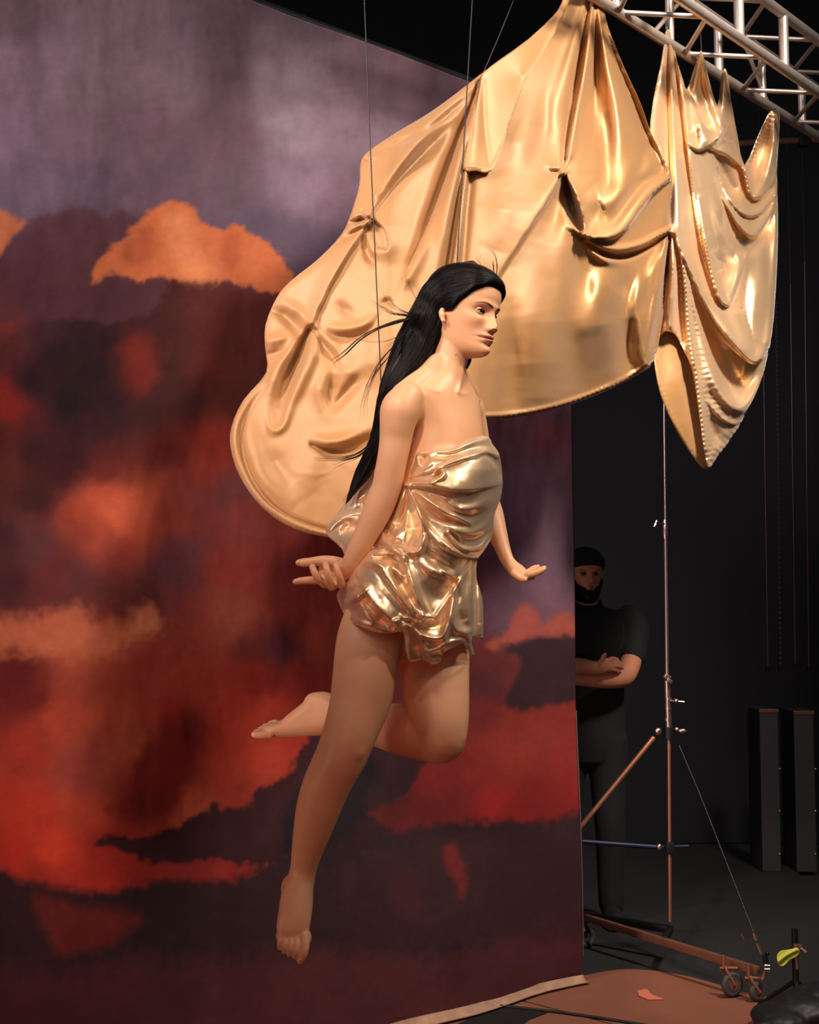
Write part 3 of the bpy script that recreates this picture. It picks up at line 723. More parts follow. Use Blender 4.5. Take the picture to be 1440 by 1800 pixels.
dx += .0085 * np.exp(-.5 * (y / .0155) ** 2 - .5 * ((z + .0505 - .0012 * (ay > .003)) / .0038) ** 2) + .0100 * g(0, -.0610, .0135, .0043) - .0060 * g(0, -.0556, .017, .0012) - .0035 * ga(.0235, -.0555, .004, .003)
dx += .0030 * g(0, -.052, .024, .012)
dx += -.0045 * g(0, -.0705, .014, .0040) + .0065 * g(0, -.086, .013, .009) - .002 * g(0, -.043, .0022, .004)
dx *= front
H2 = H.copy(); H2[:, 0] += dx
set_co(bo, h2w(H2) - rl)
# skin colour: base with lips, brows, blush
pxx, pyy = pix(c_)
base = np.tile(lin((222, 168, 128)), (len(x), 1)) * (1 + .05 * fbm(c_[:, 0] * 30, c_[:, 2] * 30 + c_[:, 1] * 20))[:, None]
def mixc(m, c): 
    global base
    base = base * (1 - m[:, None]) + lin(c) * m[:, None]
knee = lambda cx, cy, dy, r: np.exp(-.5 * (((c_ - np.array(Wp(cx, cy, dy))) ** 2).sum(1)) / r ** 2)
mixc(.35 * knee(622, 1320, -.15, .035) + .35 * knee(785, 1320, -.03, .035), (180, 95, 70))
mixc(.35 * np.clip(knee(540, 1010, -.08, .05), 0, 1), (214, 140, 108))
fm = front > .5
mixc(fm * .30 * ga(.045, -.022, .014, .014), (205, 112, 88))
lipm = np.clip(1.35 - ((y / .0235) ** 2 + ((z + .0555) / np.where(z > -.0555, .0088 - .0010 * (ay < .003), .0098)) ** 2) ** 1.0 * 1.3, 0, 1) * fm
lipm = np.clip(lipm * 2.2, 0, 1)
mixc(lipm * .8, (176, 92, 84)); mixc(np.clip(g(0, -.0556, .018, .0010), 0, 1) * fm * .85, (80, 34, 32))
bz = np.interp(ay, [.010, .020, .032, .043, .050], [.0225, .0265, .0295, .0285, .0245]); bw = np.interp(ay, [.008, .014, .03, .045, .052], [.0022, .0028, .0024, .0014, .0006])
brow = np.clip(1.4 - np.abs(z - bz) / bw, 0, 1) * (ay > .009) * (ay < .052) * fm
mixc(brow * .9, (40, 26, 24))
mixc(fm * .35 * ga(.032, .010, .013, .007), (150, 88, 70))
mixc(np.clip(np.exp(-.5 * ((ay - .0065) / .0024) ** 2 - .5 * ((z + .0385) / .0018) ** 2), 0, 1) * fm * .8, (70, 30, 26))
mole = np.exp(-.5 * ((pxx - 802) / 1.0) ** 2 - .5 * ((pyy - 624) / 1.0) ** 2) * (c_[:, 1] < WY); mixc(mole, (90, 45, 35))
set_col(bo, 'skin', np.clip(base, 0, 1))
# eyes with lids and lashes
M_eye = mat('eye_white', (165, 148, 138), .2); M_iris = mat('dark_iris', (38, 22, 18), .1); M_lash = mat('lash', (18, 13, 13), .6)
M_lid = mat('lid_skin', (205, 150, 118), .45, spec=.4)
for s in (-1, 1):
    ec = np.array([.0625, .0315 * s, .0088]); r = .0122
    look = np.array([1, -.05 * s - .10, -.06]); look /= np.linalg.norm(look)
    e = MB().ball(h2w(ec), r, 24, 16).build('eye', M_eye, woman)
    q = Vector(hRn @ look).normalized(); M3 = q.to_track_quat('Z', 'Y').to_matrix()
    pr = []; fs = []
    for i in range(5):
        th = .46 * i / 4
        for k in range(20):
            a = 2 * PI * k / 20; pr.append(Vector(h2w(ec)) + M3 @ Vector((math.sin(th) * math.cos(a), math.sin(th) * math.sin(a), math.cos(th))) * (r + .0005))
    for i in range(4):
        for k in range(20): fs.append((i * 20 + k, (i + 1) * 20 + k, (i + 1) * 20 + (k + 1) % 20, i * 20 + (k + 1) % 20))
    MB().add(pr, fs).build('iris', M_iris, e)
    def lid(up, ang0, ang1, R):
        vs = []; fs = []; n = 24; m = 8
        for i in range(m + 1):
            for k in range(n + 1):
                ph = (k / n - .5) * 2.5
                a = ang0 + (ang1 - ang0) * i / m
                cut = math.cos(ph / 1.25 * (PI / 2)) ** .8
                el = (ang0 * cut - .05) + ((ang1) - (ang0 * cut - .05)) * i / m if up else (ang0 * cut - .05) + ((ang1) - (ang0 * cut - .05)) * i / m
                rr = R * (1 + .0 * i)
                vs.append(h2w(ec + rr * np.array([math.cos(el) * math.cos(ph), math.cos(el) * math.sin(ph), math.sin(el)])))
        for i in range(m):
            for k in range(n):
                a = i * (n + 1) + k; fs.append((a, a + 1, a + n + 2, a + n + 1))
        o = MB().add(vs, fs).build('eyelid', M_lid, woman); o.modifiers.new('t', 'SOLIDIFY').thickness = .0008
        return vs[:n + 1]
    rim = lid(True, .34, 1.5, r + .0011); rim2 = lid(False, -.32, -1.4, r + .0009)
    MB().tube([Vector(p) + Vector(h2w([.0004, 0, 0]) - hOn) for p in rim[2:-1]], [.0004 + .0009 * math.sin(PI * i / (len(rim) - 4)) for i in range(len(rim) - 3)], 6).build('eyelash', M_lash, woman)
# toe and finger nails
M_nail = mat('nail', (225, 165, 140), .25)
for p, sz in (((528, 1687, -.0535), (.0105, .004, .009)), ((519, 1023.5, -.078), (.006, .0035, .004)), ((524, 989, -.068), (.006, .003, .0045)), ((959, 1000, .050), (.005, .004, .0035))):
    MB().ball(Wp(*p), 1, 12, 8, tuple(v_ * .55 for v_ in sz)).build('nail', M_nail, woman)

# hair: a thin cap over the skull and the long mass blown back
def capoff(v):
    x, y, z = v[..., 0], v[..., 1], v[..., 2]
    lim = np.interp(x, [-.034, -.020, .0, .012, .03, .05, .07, .082, .1], [-.2, -.034, -.010, -.004, .018, .038, .055, .068, .074])
    m = np.clip((z - lim) / .010, 0, 1); m = m * m * (3 - 2 * m)
    ear = np.exp(-.5 * ((x + .008) / .010) ** 2 - .5 * ((z + .018) / .011) ** 2) * (np.abs(y) > .05)
    m = m * (1 - np.clip(ear * 1.6, 0, 1))
    nrm = v - np.array([-.01, 0, .01]); nrm /= np.linalg.norm(nrm, axis=-1, keepdims=True)
    t = .0135 + .006 * np.clip((z - .05) / .06, 0, 1) + .006 * np.clip(-x / .08, 0, 1)
    return v + nrm * (m * t - (1 - m) * .010)[..., None]
hb = MB(); v_, f_ = head_surface(capoff, 96, .010); hb.add(h2w(v_), f_)
loft(hb, [(768, 520, .01, 32, .07), (756, 550, .02, 36, .068), (742, 580, .025, 37, .060), (728, 612, .03, 38, .050), (712, 645, .02, 33, .045), (694, 682, .005, 27, .038), (682, 715, .0, 22, .034), (675, 745, .0, 19.5, .03), (666, 775, .0, 18, .028), (652, 805, .005, 16.5, .024), (636, 835, .01, 13, .018), (621, 862, .01, 8, .012), (607, 887, .01, 2, .004)], 24)
loft(hb, [(735, 600, -.02, 24, .03), (720, 640, -.045, 22, .03), (700, 672, -.055, 20, .03), (684, 700, -.05, 15, .025), (676, 730, -.03, 12, .02)], 20)
loft(hb, [(748, 560, -.01, 26, .05), (750, 590, -.015, 20, .04), (742, 620, -.02, 18, .03), (728, 645, -.03, 14, .02)], 16)
loft(hb, [(835, 478, -.02, 7, .02), (855, 482, .0, 8, .02), (868, 490, .01, 7, .02), (875, 503, .02, 5, .016), (877, 516, .02, 3, .01), (875, 525, .02, 1, .004)], 14)
loft(hb, [(815, 600, .05, 12), (822, 628, .06, 9), (820, 645, .06, 5), (813, 661, .06, 1)], 12)
M_hair = mat('black_hair', (9, 7, 7), .42, spec=.16)
ho = voxel(hb, 'hair', .003, M_hair, woman, 22)
cc_ = co(ho) + rl; hx, hyy = pix(cc_)
nr = np.empty(len(ho.data.vertices) * 3, np.float32); ho.data.vertices.foreach_get('normal', nr); nr = nr.reshape(-1, 3)
fl_ = fbm(hx / 6 + hyy * .09, hyy / 70, 3) * .0034 * np.clip((hyy - 470) / 60, .3, 1)
set_co(ho, cc_ - rl + nr * fl_[:, None])
sb = MB(); rs = random.Random(5)
def strand(pts, r=.0009, dy=-.03, n=1, spread=4, base=None):
    for k in range(n):
        o = (rs.uniform(-1, 1) * spread, rs.uniform(-1, 1) * spread, rs.uniform(-.03, .03))
        q = catmull([(p[0] + o[0] * (i / max(1, len(pts) - 1)), p[1] + o[1] * (i / max(1, len(pts) - 1)), dy + o[2]) for i, p in enumerate(pts)], 6)
        sb.tube([Wp(*p) for p in q], [r * (1 - .85 * i / (len(q) - 1)) for i in range(len(q))], 5, cap=False)
strand([(728, 558), (702, 566), (665, 577), (632, 596), (606, 620), (586, 634)], .0022, .0, 5, 5)
strand([(728, 560), (700, 564), (668, 576), (640, 590)], .003, .0, 3, 3)
strand([(726, 556), (700, 553), (676, 545), (645, 529)], .0008, 0, 4, 6)
strand([(728, 553), (705, 545), (685, 528), (672, 495)], .0007, 0, 4, 8)
strand([(728, 556), (712, 552), (690, 548), (668, 532)], .0010, 0, 4, 6)
strand([(735, 530), (725, 515), (712, 490), (706, 470)], .0005, 0, 2, 8)
strand([(705, 590), (675, 602), (640, 603), (570, 580)], .0006, 0, 2, 8)
strand([(662, 755), (652, 778), (630, 797), (598, 806), (556, 806)], .0018, .0, 5, 5)
strand([(650, 785), (628, 803), (604, 811), (583, 819)], .0012, .0, 4, 5)
strand([(695, 605), (668, 636), (650, 670), (642, 700), (640, 735)], .0009, 0, 5, 9)
strand([(685, 625), (660, 655), (645, 690), (638, 712)], .0008, 0, 4, 8)
strand([(720, 575), (700, 596), (682, 612)], .0009, 0, 5, 6)
strand([(872, 492), (874, 470), (872, 452), (866, 441), (858, 436)], .0009, .0, 3, 4)
strand([(868, 488), (868, 470), (867, 455)], .0009, .0, 4, 4)
strand([(850, 478), (843, 462), (841, 450), (858, 442)], .0005, 0, 2, 6)
strand([(790, 469), (812, 464), (840, 466), (866, 482)], .0006, 0, 3, 4)
strand([(875, 500), (880, 510), (877, 524)], .0010, 0.02, 4, 3)
strand([(655, 800), (640, 830), (622, 860), (606, 886)], .0012, .0, 8, 6)
strand([(668, 690), (660, 730), (655, 780), (640, 812)], .0012, .0, 8, 5)
from mathutils.bvhtree import BVHTree
_ha = co(ho) + rl; _pl = [tuple(p.vertices) for p in ho.data.polygons]
_bvh = BVHTree.FromPolygons([Vector(v) for v in _ha], _pl)
_eye = Vector((0, 0, CAMH))
_out = catmull([(874, 492), (862, 483), (840, 476), (805, 471), (770, 483), (743, 507), (727, 545), (708, 590), (685, 636), (667, 690), (659, 750), (640, 810), (608, 884)], 5)
_inn = catmull([(868, 502), (850, 503), (828, 514), (808, 534), (790, 548), (774, 566), (766, 600), (750, 634), (718, 660), (692, 686), (672, 730), (655, 800), (614, 880)], 5)
for k in range(330):
    u = rs.random(); a0 = int(rs.random() ** 1.6 * len(_out) * .6); a1 = min(len(_out), a0 + rs.randint(12, 34)); ph = rs.uniform(0, 6); run = []
    for i in range(a0, a1):
        uu = u + .05 * math.sin(i * .25 + ph); q = _out[i] * (1 - uu) + _inn[i] * uu
        d = (V(q[0], q[1], WY) - _eye).normalized(); hit = _bvh.ray_cast(_eye, d)
        if hit[0] is None: 
            if len(run) > 4: break
            run = []; continue
        if run and (hit[0] - run[-1]).length > .03: break
        run.append(hit[0] - d * .0006)
    if len(run) > 5: sb.tube(run, [.0011 * math.sin(PI * (.06 + .9 * i / (len(run) - 1))) for i in range(len(run))], 5, cap=False)
hs_ = sb.build('loose_strands', M_hair, woman, sharp=False); tag(hs_, 'thin strands of hair blown out to the left', kind='stuff')

# ------------------------------------------------------------------ cloth
def tps(pts):
    pts = np.asarray(pts, float); xy = pts[:, :2] / 200.0; n = len(pts)
    def U(r2): return .5 * r2 * np.log(r2 + 1e-9)
    K = U(((xy[:, None] - xy[None]) ** 2).sum(-1)) + 1e-3 * np.eye(n); Q = np.hstack([np.ones((n, 1)), xy])
    A = np.block([[K, Q], [Q.T, np.zeros((3, 3))]]); w = np.linalg.solve(A, np.concatenate([pts[:, 2], np.zeros(3)]))
    def f(x, y):
        x = np.asarray(x, float) / 200.0; y = np.asarray(y, float) / 200.0
        r = w[n] + w[n + 1] * x + w[n + 2] * y
        for i in range(n): r = r + w[i] * U((x - xy[i, 0]) ** 2 + (y - xy[i, 1]) ** 2)
        return r
    return f
def lst(v, t):
    if not hasattr(v, '__len__'): return v
    return np.interp(t, np.linspace(0, 1, len(v)), v)
def relief(px, py, folds):
    """sum of folds in pixel-sized units, positive towards the viewer of the cloth's face.
    r: rounded fold; s: lapped fold, high on the left-hand side of its line going along it (image, y down => sign given)"""
    h = np.zeros(px.shape)
    for f in folds:
        kind, pts, amp, w = f[:4]
        pts = catmull(pts, 5); mx = np.max(w) * 4 + 14
        m = (px > pts[:, 0].min() - mx) & (px < pts[:, 0].max() + mx) & (py > pts[:, 1].min() - mx) & (py < pts[:, 1].max() + mx)
        if not m.any(): continue
        d, sd, t = sdist(px[m], py[m], pts); a = lst(amp, t); ww = lst(w, t)
        if kind == 'r': h[m] += a * np.exp(-(d / ww) ** 2)
        elif kind == 'v': h[m] += a * np.exp(-d / ww)              # sharp crease
        elif kind in 'sS':
            s = 1 if kind == 's' else -1
            hi = (sd * s) > 0
            h[m] += np.where(hi, a * np.exp(-(d / ww) ** 1.5), a * np.exp(-(d / 2.2) ** 2))
        elif kind == 'w':                                          # puckers across the line
            lam = f[4]; L = np.hypot(*(pts[1:] - pts[:-1]).T).sum()
            h[m] += .42 * a * np.sin(2 * PI * t * L / lam + 2.0 * fbm(px[m] / 25, py[m] / 25)) * np.exp(-(d / ww) ** 2)
    return h
def tri_patch(outline, sp, smooth=3, jitter=.12):
    o = catmull(outline, smooth, True) if smooth else np.asarray(outline, float)
    # even out the border
    q = np.vstack([o, o[:1]]); L = np.concatenate([[0], np.cumsum(np.hypot(*(q[1:] - q[:-1]).T))]); n = int(L[-1] / sp)
    tt = np.linspace(0, L[-1], n, endpoint=False); bd_ = np.stack([np.interp(tt, L, q[:, 0]), np.interp(tt, L, q[:, 1])], 1)
    xs = np.arange(o[:, 0].min(), o[:, 0].max(), sp); ys = np.arange(o[:, 1].min(), o[:, 1].max(), sp * .87)
    X, Y = np.meshgrid(xs, ys); X = X + (np.arange(len(ys)) % 2)[:, None] * sp / 2
    X = X.ravel(); Y = Y.ravel(); ok = inside(X, Y, bd_); X = X[ok]; Y = Y[ok]
    d, _, _ = sdist(X, Y, bd_[::2], True); ok = d > sp * .55; X = X[ok]; Y = Y[ok]
    pts = np.vstack([bd_, np.stack([X, Y], 1)])
    r = delaunay_2d_cdt([Vector(p) for p in pts], [], [list(range(n))], 1, 1e-5)
    v = np.array([tuple(p) for p in r[0]]); f = np.array([t for t in r[2] if len(t) == 3], int)
    a = v[f[:, 1]] - v[f[:, 0]]; b = v[f[:, 2]] - v[f[:, 0]]; cr = a[:, 0] * b[:, 1] - a[:, 1] * b[:, 0]
    f[cr > 0] = f[cr > 0][:, ::-1]
    return v, f, n
def cloth(name, outline, sp, base, folds, m, parent, noise=.6, thick=.0016, smooth=3, edge=None, lift=0.0, gain=1.0, broad=None, sheen=None):
    v, f, n = tri_patch(outline, sp, smooth)
    x, y = v.T; Y0 = base(x, y)
    h = relief(x, y, folds) * (gain(x, y) if callable(gain) else gain) + noise * fbm(x / 60, y / 60, 3) * 2 + noise * .35 * fbm(x / 18 + 5, y / 22, 2)
    if broad: h = h + broad(x, y)
    if edge:
        d, _, _ = sdist(x, y, catmull(outline, smooth, True) if smooth else outline, True)
        h = h - edge[0] * np.exp(-(d / edge[1]) ** 2)
    Yd = Y0 - (h + lift) * Y0 / FPX
    o = fast_mesh(name, P(x, y, Yd), f, m, parent)
    if sheen: set_col(o, 'face', np.repeat(sheen(x, y)[:, None], 3, 1))
    s = o.modifiers.new('thick', 'SOLIDIFY'); s.thickness = thick; s.offset = -1
    return o
def satin(name, c, rough, metal, spec=.5, trans=0.0):
    m = mat(name, c, rough, metal, spec=spec, bump=.06, bscale=900, Sheen_Weight=.25, Sheen_Roughness=.35)
    nt = m.node_tree; b = nt.nodes['Principled BSDF']
    b.inputs['Anisotropic'].default_value = .45
    if trans:
        t = nt.nodes.new('ShaderNodeBsdfTranslucent'); t.inputs[0].default_value = rgba(c)
        mx = nt.nodes.new('ShaderNodeMixShader'); mx.inputs[0].default_value = trans
        nt.links.new(b.outputs[0], mx.inputs[1]); nt.links.new(t.outputs[0], mx.inputs[2])
        nt.links.new(mx.outputs[0], nt.nodes['Material Output'].inputs[0])
    return m
M_drape = satin('gold_satin_reverse', (188, 140, 88), .5, .15, trans=.12)
def by_face(m, r0, r1, m0, m1):
    nt = m.node_tree; b = nt.nodes['Principled BSDF']; a = nt.nodes.new('ShaderNodeAttribute'); a.attribute_name = 'face'
    for inp, lo, hi in (('Roughness', r0, r1), ('Metallic', m0, m1)):
        q = nt.nodes.new('ShaderNodeMapRange'); q.inputs[3].default_value = lo; q.inputs[4].default_value = hi
        nt.links.new(a.outputs['Fac'], q.inputs[0]); nt.links.new(q.outputs[0], b.inputs[inp])
M_sheet = satin('gold_satin_large_sheet', (180, 134, 86), .5, .15, trans=.12); by_face(M_sheet, .54, .46, .12, .50)
M_drape2 = satin('gold_satin_face', (240, 200, 154), .40, .64, trans=.06)
M_dress = satin('champagne_gold_satin', (244, 210, 170), .31, .66)

# ---- large sheet behind the woman
KN = {}
Lout = [(1040, -14), (1056, -4), (1070, 50), (1095, 115), (1125, 180), (1142, 228), (1164, 272), (1181, 311), (1179, 360), (1180, 405), (1174, 470), (1165, 560), (1150, 634),
        (1120, 660), (1060, 690), (1000, 712), (940, 728), (890, 735), (850, 737), (825, 760), (790, 830), (735, 900), (670, 942), (620, 950), (575, 944), (530, 934), (488, 914), (450, 880), (421, 836), (406, 790), (407, 750), (428, 703), (468, 655), (466, 610), (467, 570), (487, 522), (512, 493), (560, 455), (600, 412),
        (617, 375), (632, 325), (634, 287), (648, 266), (700, 231), (760, 195), (820, 150), (848, 128), (880, 105), (930, 70), (980, 25), (1008, -14)]
baseL = tps([(420, 800, 4.02), (560, 940, 3.98), (480, 560, 4.12), (640, 300, 4.22), (600, 430, 4.12), (650, 700, 4.02), (750, 900, 4.02), (850, 735, 4.12), (848, 130, 4.45), (760, 450, 4.10), (1040, -10, 4.92), (990, 300, 4.52), (900, 450, 4.25), (1000, 710, 4.55), (1000, 560, 4.45), (1150, 635, 4.98), (1178, 405, 5.04), (1142, 225, 5.06), (1180, 312, 5.06), (1080, 330, 4.72)])
Lf = [
 # knot K1 (650,385)
 ('r', [(652, 382), (672, 355), (700, 318), (740, 272), (800, 200)], [-9, -13, -12, -8, -2], [4, 7, 10, 14, 20]),
 ('r', [(662, 340), (690, 300), (740, 245), (810, 180)], [0, 7, 8, 2], [10, 14, 18, 18]),
 ('s', [(648, 388), (620, 432), (590, 482), (565, 530), (548, 568)], [9, 9, 8, 7, 8], [16, 22, 24, 20, 14]),
 ('r', [(646, 384), (632, 388), (615, 392), (608, 398)], [-12, -11, -7, -2], [3, 4, 5, 6]),
 ('r', [(646, 378), (630, 378), (612, 388)], [7, 7, 2], [4, 5, 5]), ('r', [(636, 372), (634, 382)], [-6, -6], 4),
 ('r', [(645, 392), (625, 398), (606, 408)], [6, 6, 1], [4, 6, 7]), ('r', [(636, 400), (618, 412), (602, 424)], [-5, -6, -1], [4, 5, 6]),
 ('r', [(650, 383), (650, 386)], 11, 6), ('r', [(645, 378), (651, 376)], 7, 4),
 ('r', [(655, 388), (664, 397), (668, 400)], [-9, -8, -4], [3.5, 4, 3.5]),
 ('S', [(662, 390), (676, 400), (684, 425), (682, 440), (668, 440), (654, 440)], [6, 7, 7, 6, 4, 1], [18, 20, 20, 18, 14, 12]),
 ('r', [(640, 412), (642, 432), (650, 452), (662, 470)], [0, -6, -6, 0], [5, 6, 7, 8]), ('r', [(648, 410), (652, 432), (662, 455)], [2, 5, 1], [5, 6, 8]),
 ('r', [(650, 350), (668, 338), (675, 334)], [0, 3, 0], 4),
 # knot K2 (547,571)
 ('r', [(548, 570), (550, 574)], 7, 5),
 ('r', [(546, 573), (535, 597), (522, 625), (508, 655), (497, 690), (490, 720)], [-8, -15, -17, -15, -9, -2], [4, 7, 10, 13, 15, 16]),
 ('r', [(530, 590), (512, 615), (496, 640), (484, 668), (476, 700)], [3, 8, 9, 8, 3], [8, 11, 12, 12, 12]),
 ('r', [(556, 590), (548, 625), (530, 665), (512, 705), (500, 745), (485, 757), (474, 748), (470, 715)], [4, 9, 10, 9, 6, 5, 4, 1], [9, 13, 14, 13, 9, 7, 7, 7]),
 ('v', [(552, 578), (565, 600), (585, 628), (598, 655)], [-6, -8, -6, 0], [4, 7, 9, 9]), ('r', [(557, 578), (578, 600), (600, 630)], [2, 5, 1], [6, 8, 10]),
 ('r', [(586, 655), (582, 690), (586, 712), (600, 700), (622, 675), (645, 655)], [-1, -8, -7, -7, -6, -1], [10, 11, 10, 10, 11, 12]), ('r', [(574, 640), (562, 690), (572, 725)], [2, 6, 1], [12, 14, 12]),
 ('r', [(478, 545), (500, 555), (520, 575), (528, 590)], [-2, -7, -6, -2], [7, 8, 9, 8]), ('r', [(495, 530), (520, 545), (538, 562)], [1, 6, 2], [9, 10, 8]),
 ('r', [(468, 625), (492, 620), (510, 610)], [-5, -5, -1], [6, 7, 6]), ('r', [(470, 600), (490, 596), (515, 588)], [5, 6, 1], [10, 10, 8]),
 # arcs between the knot and her hair
 ('r', [(570, 585), (600, 592), (632, 588), (655, 575), (668, 555)], [-1, -6, -7, -5, -1], [6, 7, 7, 7, 7]), ('r', [(568, 572), (600, 578), (635, 572), (660, 555)], [0, 4, 4, 0], [8, 9, 9, 8]),
 ('r', [(588, 530), (610, 548), (628, 552)], [0, -4, 0], 9), ('r', [(668, 540), (680, 530), (695, 538)], [0, -5, 0], 5),
 ('r', [(660, 560), (668, 600), (655, 640), (640, 680)], [1, 6, 5, 0], [16, 20, 20, 18]), ('r', [(620, 620), (612, 660), (608, 690)], [0, 4, 0], [14, 16, 16]),
 # hollow left of her hip
 ('r', [(548, 782), (575, 792), (610, 790), (648, 776), (690, 765)], [-5, -12, -12, -9, -2], [4, 9, 11, 12, 12]), ('r', [(550, 770), (590, 778), (640, 762)], [1, 7, 1], [9, 12, 12]),
 ('r', [(552, 800), (545, 840), (560, 860)], [2, 3, 0], [20, 24, 24]),
 # rolled hem round the lower left
 ('r', [(476, 668), (440, 715), (425, 760), (428, 800), (445, 845), (478, 888), (520, 915), (575, 932), (618, 938)], [0, -4, -5, -5, -5, -5, -5, -4, -3], [5, 6, 6, 6, 6, 5, 5, 4, 4]),
 ('r', [(450, 690), (418, 740), (414, 790), (432, 840), (464, 884), (505, 912), (560, 934), (615, 944)], [0, 4, 4, 4, 4, 4, 4, 3], [6, 6, 6, 5, 5, 5, 4, 4]),
 ('r', [(440, 735), (448, 790), (470, 850), (520, 890)], [0, 6, 6, 0], [16, 20, 22, 20]), ('r', [(462, 760), (480, 810), (515, 855)], [0, -4, 0], [14, 16, 16]),
 # pleats falling from the peak at (848,130)
 ('r', [(846, 140), (800, 250), (765, 350), (735, 430), (713, 486)], [-2, -8, -10, -11, -2], [4, 9, 12, 10, 6]),
 ('s', [(715, 486), (735, 440), (760, 380), (790, 300), (820, 220)], [8, 8, 5, 3, 0], [14, 22, 24, 20, 16]),
 ('r', [(846, 145), (815, 260), (788, 370), (768, 470), (755, 500)], [2, 7, 8, 7, 3], [4, 9, 12, 14, 15]),
 ('r', [(845, 150), (822, 260), (803, 370), (790, 470)], [-2, -8, -9, -6], [3, 6, 8, 8]),
 ('r', [(844, 150), (830, 230), (815, 330), (806, 420), (800, 470)], [2, 9, 11, 11, 8], [3, 6, 7, 8, 8]),
 ('r', [(838, 220), (826, 300), (818, 380), (812, 460)], [0, -5, -6, -4], [6, 8, 8, 8]),
 ('r', [(780, 195), (730, 260), (690, 340), (672, 400), (690, 470)], [0, 7, 9, 8, 0], [16, 24, 30, 32, 30]),
 ('r', [(648, 268), (690, 255), (760, 222), (830, 165)], [-2, -4, -4, -1], [5, 6, 7, 6]), ('r', [(640, 278), (650, 285), (662, 280)], [-5, -4, -1], 5),
 # peak at (1040,0)
 ('r', [(1034, 5), (1022, 80), (1008, 170), (995, 250), (990, 296)], [-4, -8, -9, -8, -5], [4, 8, 9, 7, 4]),
 ('r', [(1030, 10), (1008, 90), (985, 180), (975, 250)], [3, 6, 5, 0], [6, 12, 18, 22]), ('r', [(1042, 10), (1030, 110), (1012, 200), (1000, 270)], [3, 8, 8, 3], [4, 8, 10, 8]),
 ('r', [(1046, 10), (1048, 100), (1042, 200), (1038, 300)], [-2, -7, -8, -2], [4, 10, 16, 20]), ('r', [(1050, 15), (1068, 110), (1085, 200), (1090, 280)], [2, 8, 9, 3], [5, 12, 20, 26]),
 ('r', [(1060, 40), (1098, 150), (1135, 235), (1165, 290)], [-1, -5, -6, -4], [4, 9, 12, 10]),
 ('r', [(1058, 10), (1085, 85), (1120, 165), (1150, 240), (1176, 300)], [1, 4, 5, 6, 5], [3, 5, 6, 7, 6]),
 # knot K3 (990,303) and the fold edge sweeping down left
 ('r', [(989, 300), (992, 304)], 8, 5), ('r', [(985, 300), (970, 302), (955, 296)], [-5, -4, 0], [3, 4, 6]),
 ('r', [(992, 310), (1000, 345), (1010, 380), (1020, 402)], [-8, -20, -20, -8], [3, 8, 9, 5]),
 ('s', [(988, 308), (968, 345), (945, 380), (918, 420), (895, 455), (875, 488)], [9, 10, 9, 7, 5, 2], [24, 40, 50, 50, 44, 36]),
 ('r', [(990, 312), (985, 345), (975, 385), (965, 430)], [-5, -9, -7, -1], [6, 15, 22, 26]), ('r', [(998, 312), (1014, 345), (1026, 385), (1026, 405)], [5, 9, 9, 4], [3, 5, 6, 5]),
 ('r', [(990, 330), (990, 450), (1000, 560), (1000, 680)], [0, 4, 5, 3], [10, 26, 36, 36]), ('r', [(1010, 420), (1030, 520), (1055, 620), (1060, 680)], [-2, -5, -4, -1], [14, 20, 24, 24]),
 # overhanging swag from (1022,412) to (1181,312)
 ('S', [(1020, 410), (1045, 418), (1075, 417), (1098, 404), (1118, 378), (1140, 348), (1160, 328), (1181, 312)], [7, 13, 15, 14, 13, 12, 11, 8], [16, 26, 34, 38, 38, 34, 26, 14]),
 ('r', [(1040, 330), (1060, 350), (1085, 350), (1110, 325), (1135, 285), (1140, 250)], [0, 5, 6, 6, 5, 1], [20, 22, 22, 24, 24, 20]),
 ('r', [(1080, 390), (1105, 352), (1135, 318), (1165, 300)], [-2, -6, -7, -3], [8, 9, 10, 8]),
 # narrow roll tied at K5 (1180,405)
 ('r', [(1026, 414), (1050, 430), (1085, 438), (1125, 430), (1155, 415), (1178, 404)], [5, 8, 8, 8, 8, 9], [5, 6, 6, 5, 5, 5]),
 ('r', [(1026, 420), (1050, 442), (1085, 452), (1125, 442), (1158, 422), (1176, 410)], [-4, -8, -9, -8, -6, -4], [4, 5, 6, 5, 4, 3]),
 ('r', [(1030, 424), (1048, 446), (1070, 458), (1100, 456)], [5, 8, 6, 0], [5, 6, 8, 10]),
 ('r', [(1176, 412), (1150, 480), (1128, 560), (1110, 640)], [4, 10, 9, 2], [4, 16, 26, 34]), ('r', [(1178, 412), (1172, 470), (1162, 540), (1150, 610)], [-5, -12, -12, -6], [3, 8, 10, 8]),
 ('r', [(1170, 425), (1160, 500), (1148, 570), (1136, 636)], [3, 8, 9, 5], [3, 6, 9, 10]), ('r', [(1120, 455), (1070, 500), (1050, 560), (1080, 640)], [0, 6, 7, 2], [20, 34, 36, 36]),
 ('r', [(1150, 470), (1130, 530), (1105, 600), (1090, 668)], [0, -6, -7, -2], [8, 12, 16, 18]),
 # broad standing folds
 ('r', [(1080, 100), (1108, 220), (1100, 330)], [0, 6, 3], [14, 26, 26]), ('r', [(1062, 120), (1066, 250), (1060, 380)], [0, -6, -2], [8, 17, 18]), ('r', [(1135, 262), (1112, 330), (1074, 388)], [-3, -7, -2], [10, 15, 12]),
 ('r', [(1062, 470), (1050, 575), (1070, 672)], [1, 6, 3], [16, 34, 34]), ('r', [(1102, 478), (1096, 580), (1104, 660)], [-1, -4, -2], [9, 16, 18]), ('r', [(1126, 465), (1121, 560), (1130, 640)], [1, 6, 4], [7, 13, 15]),
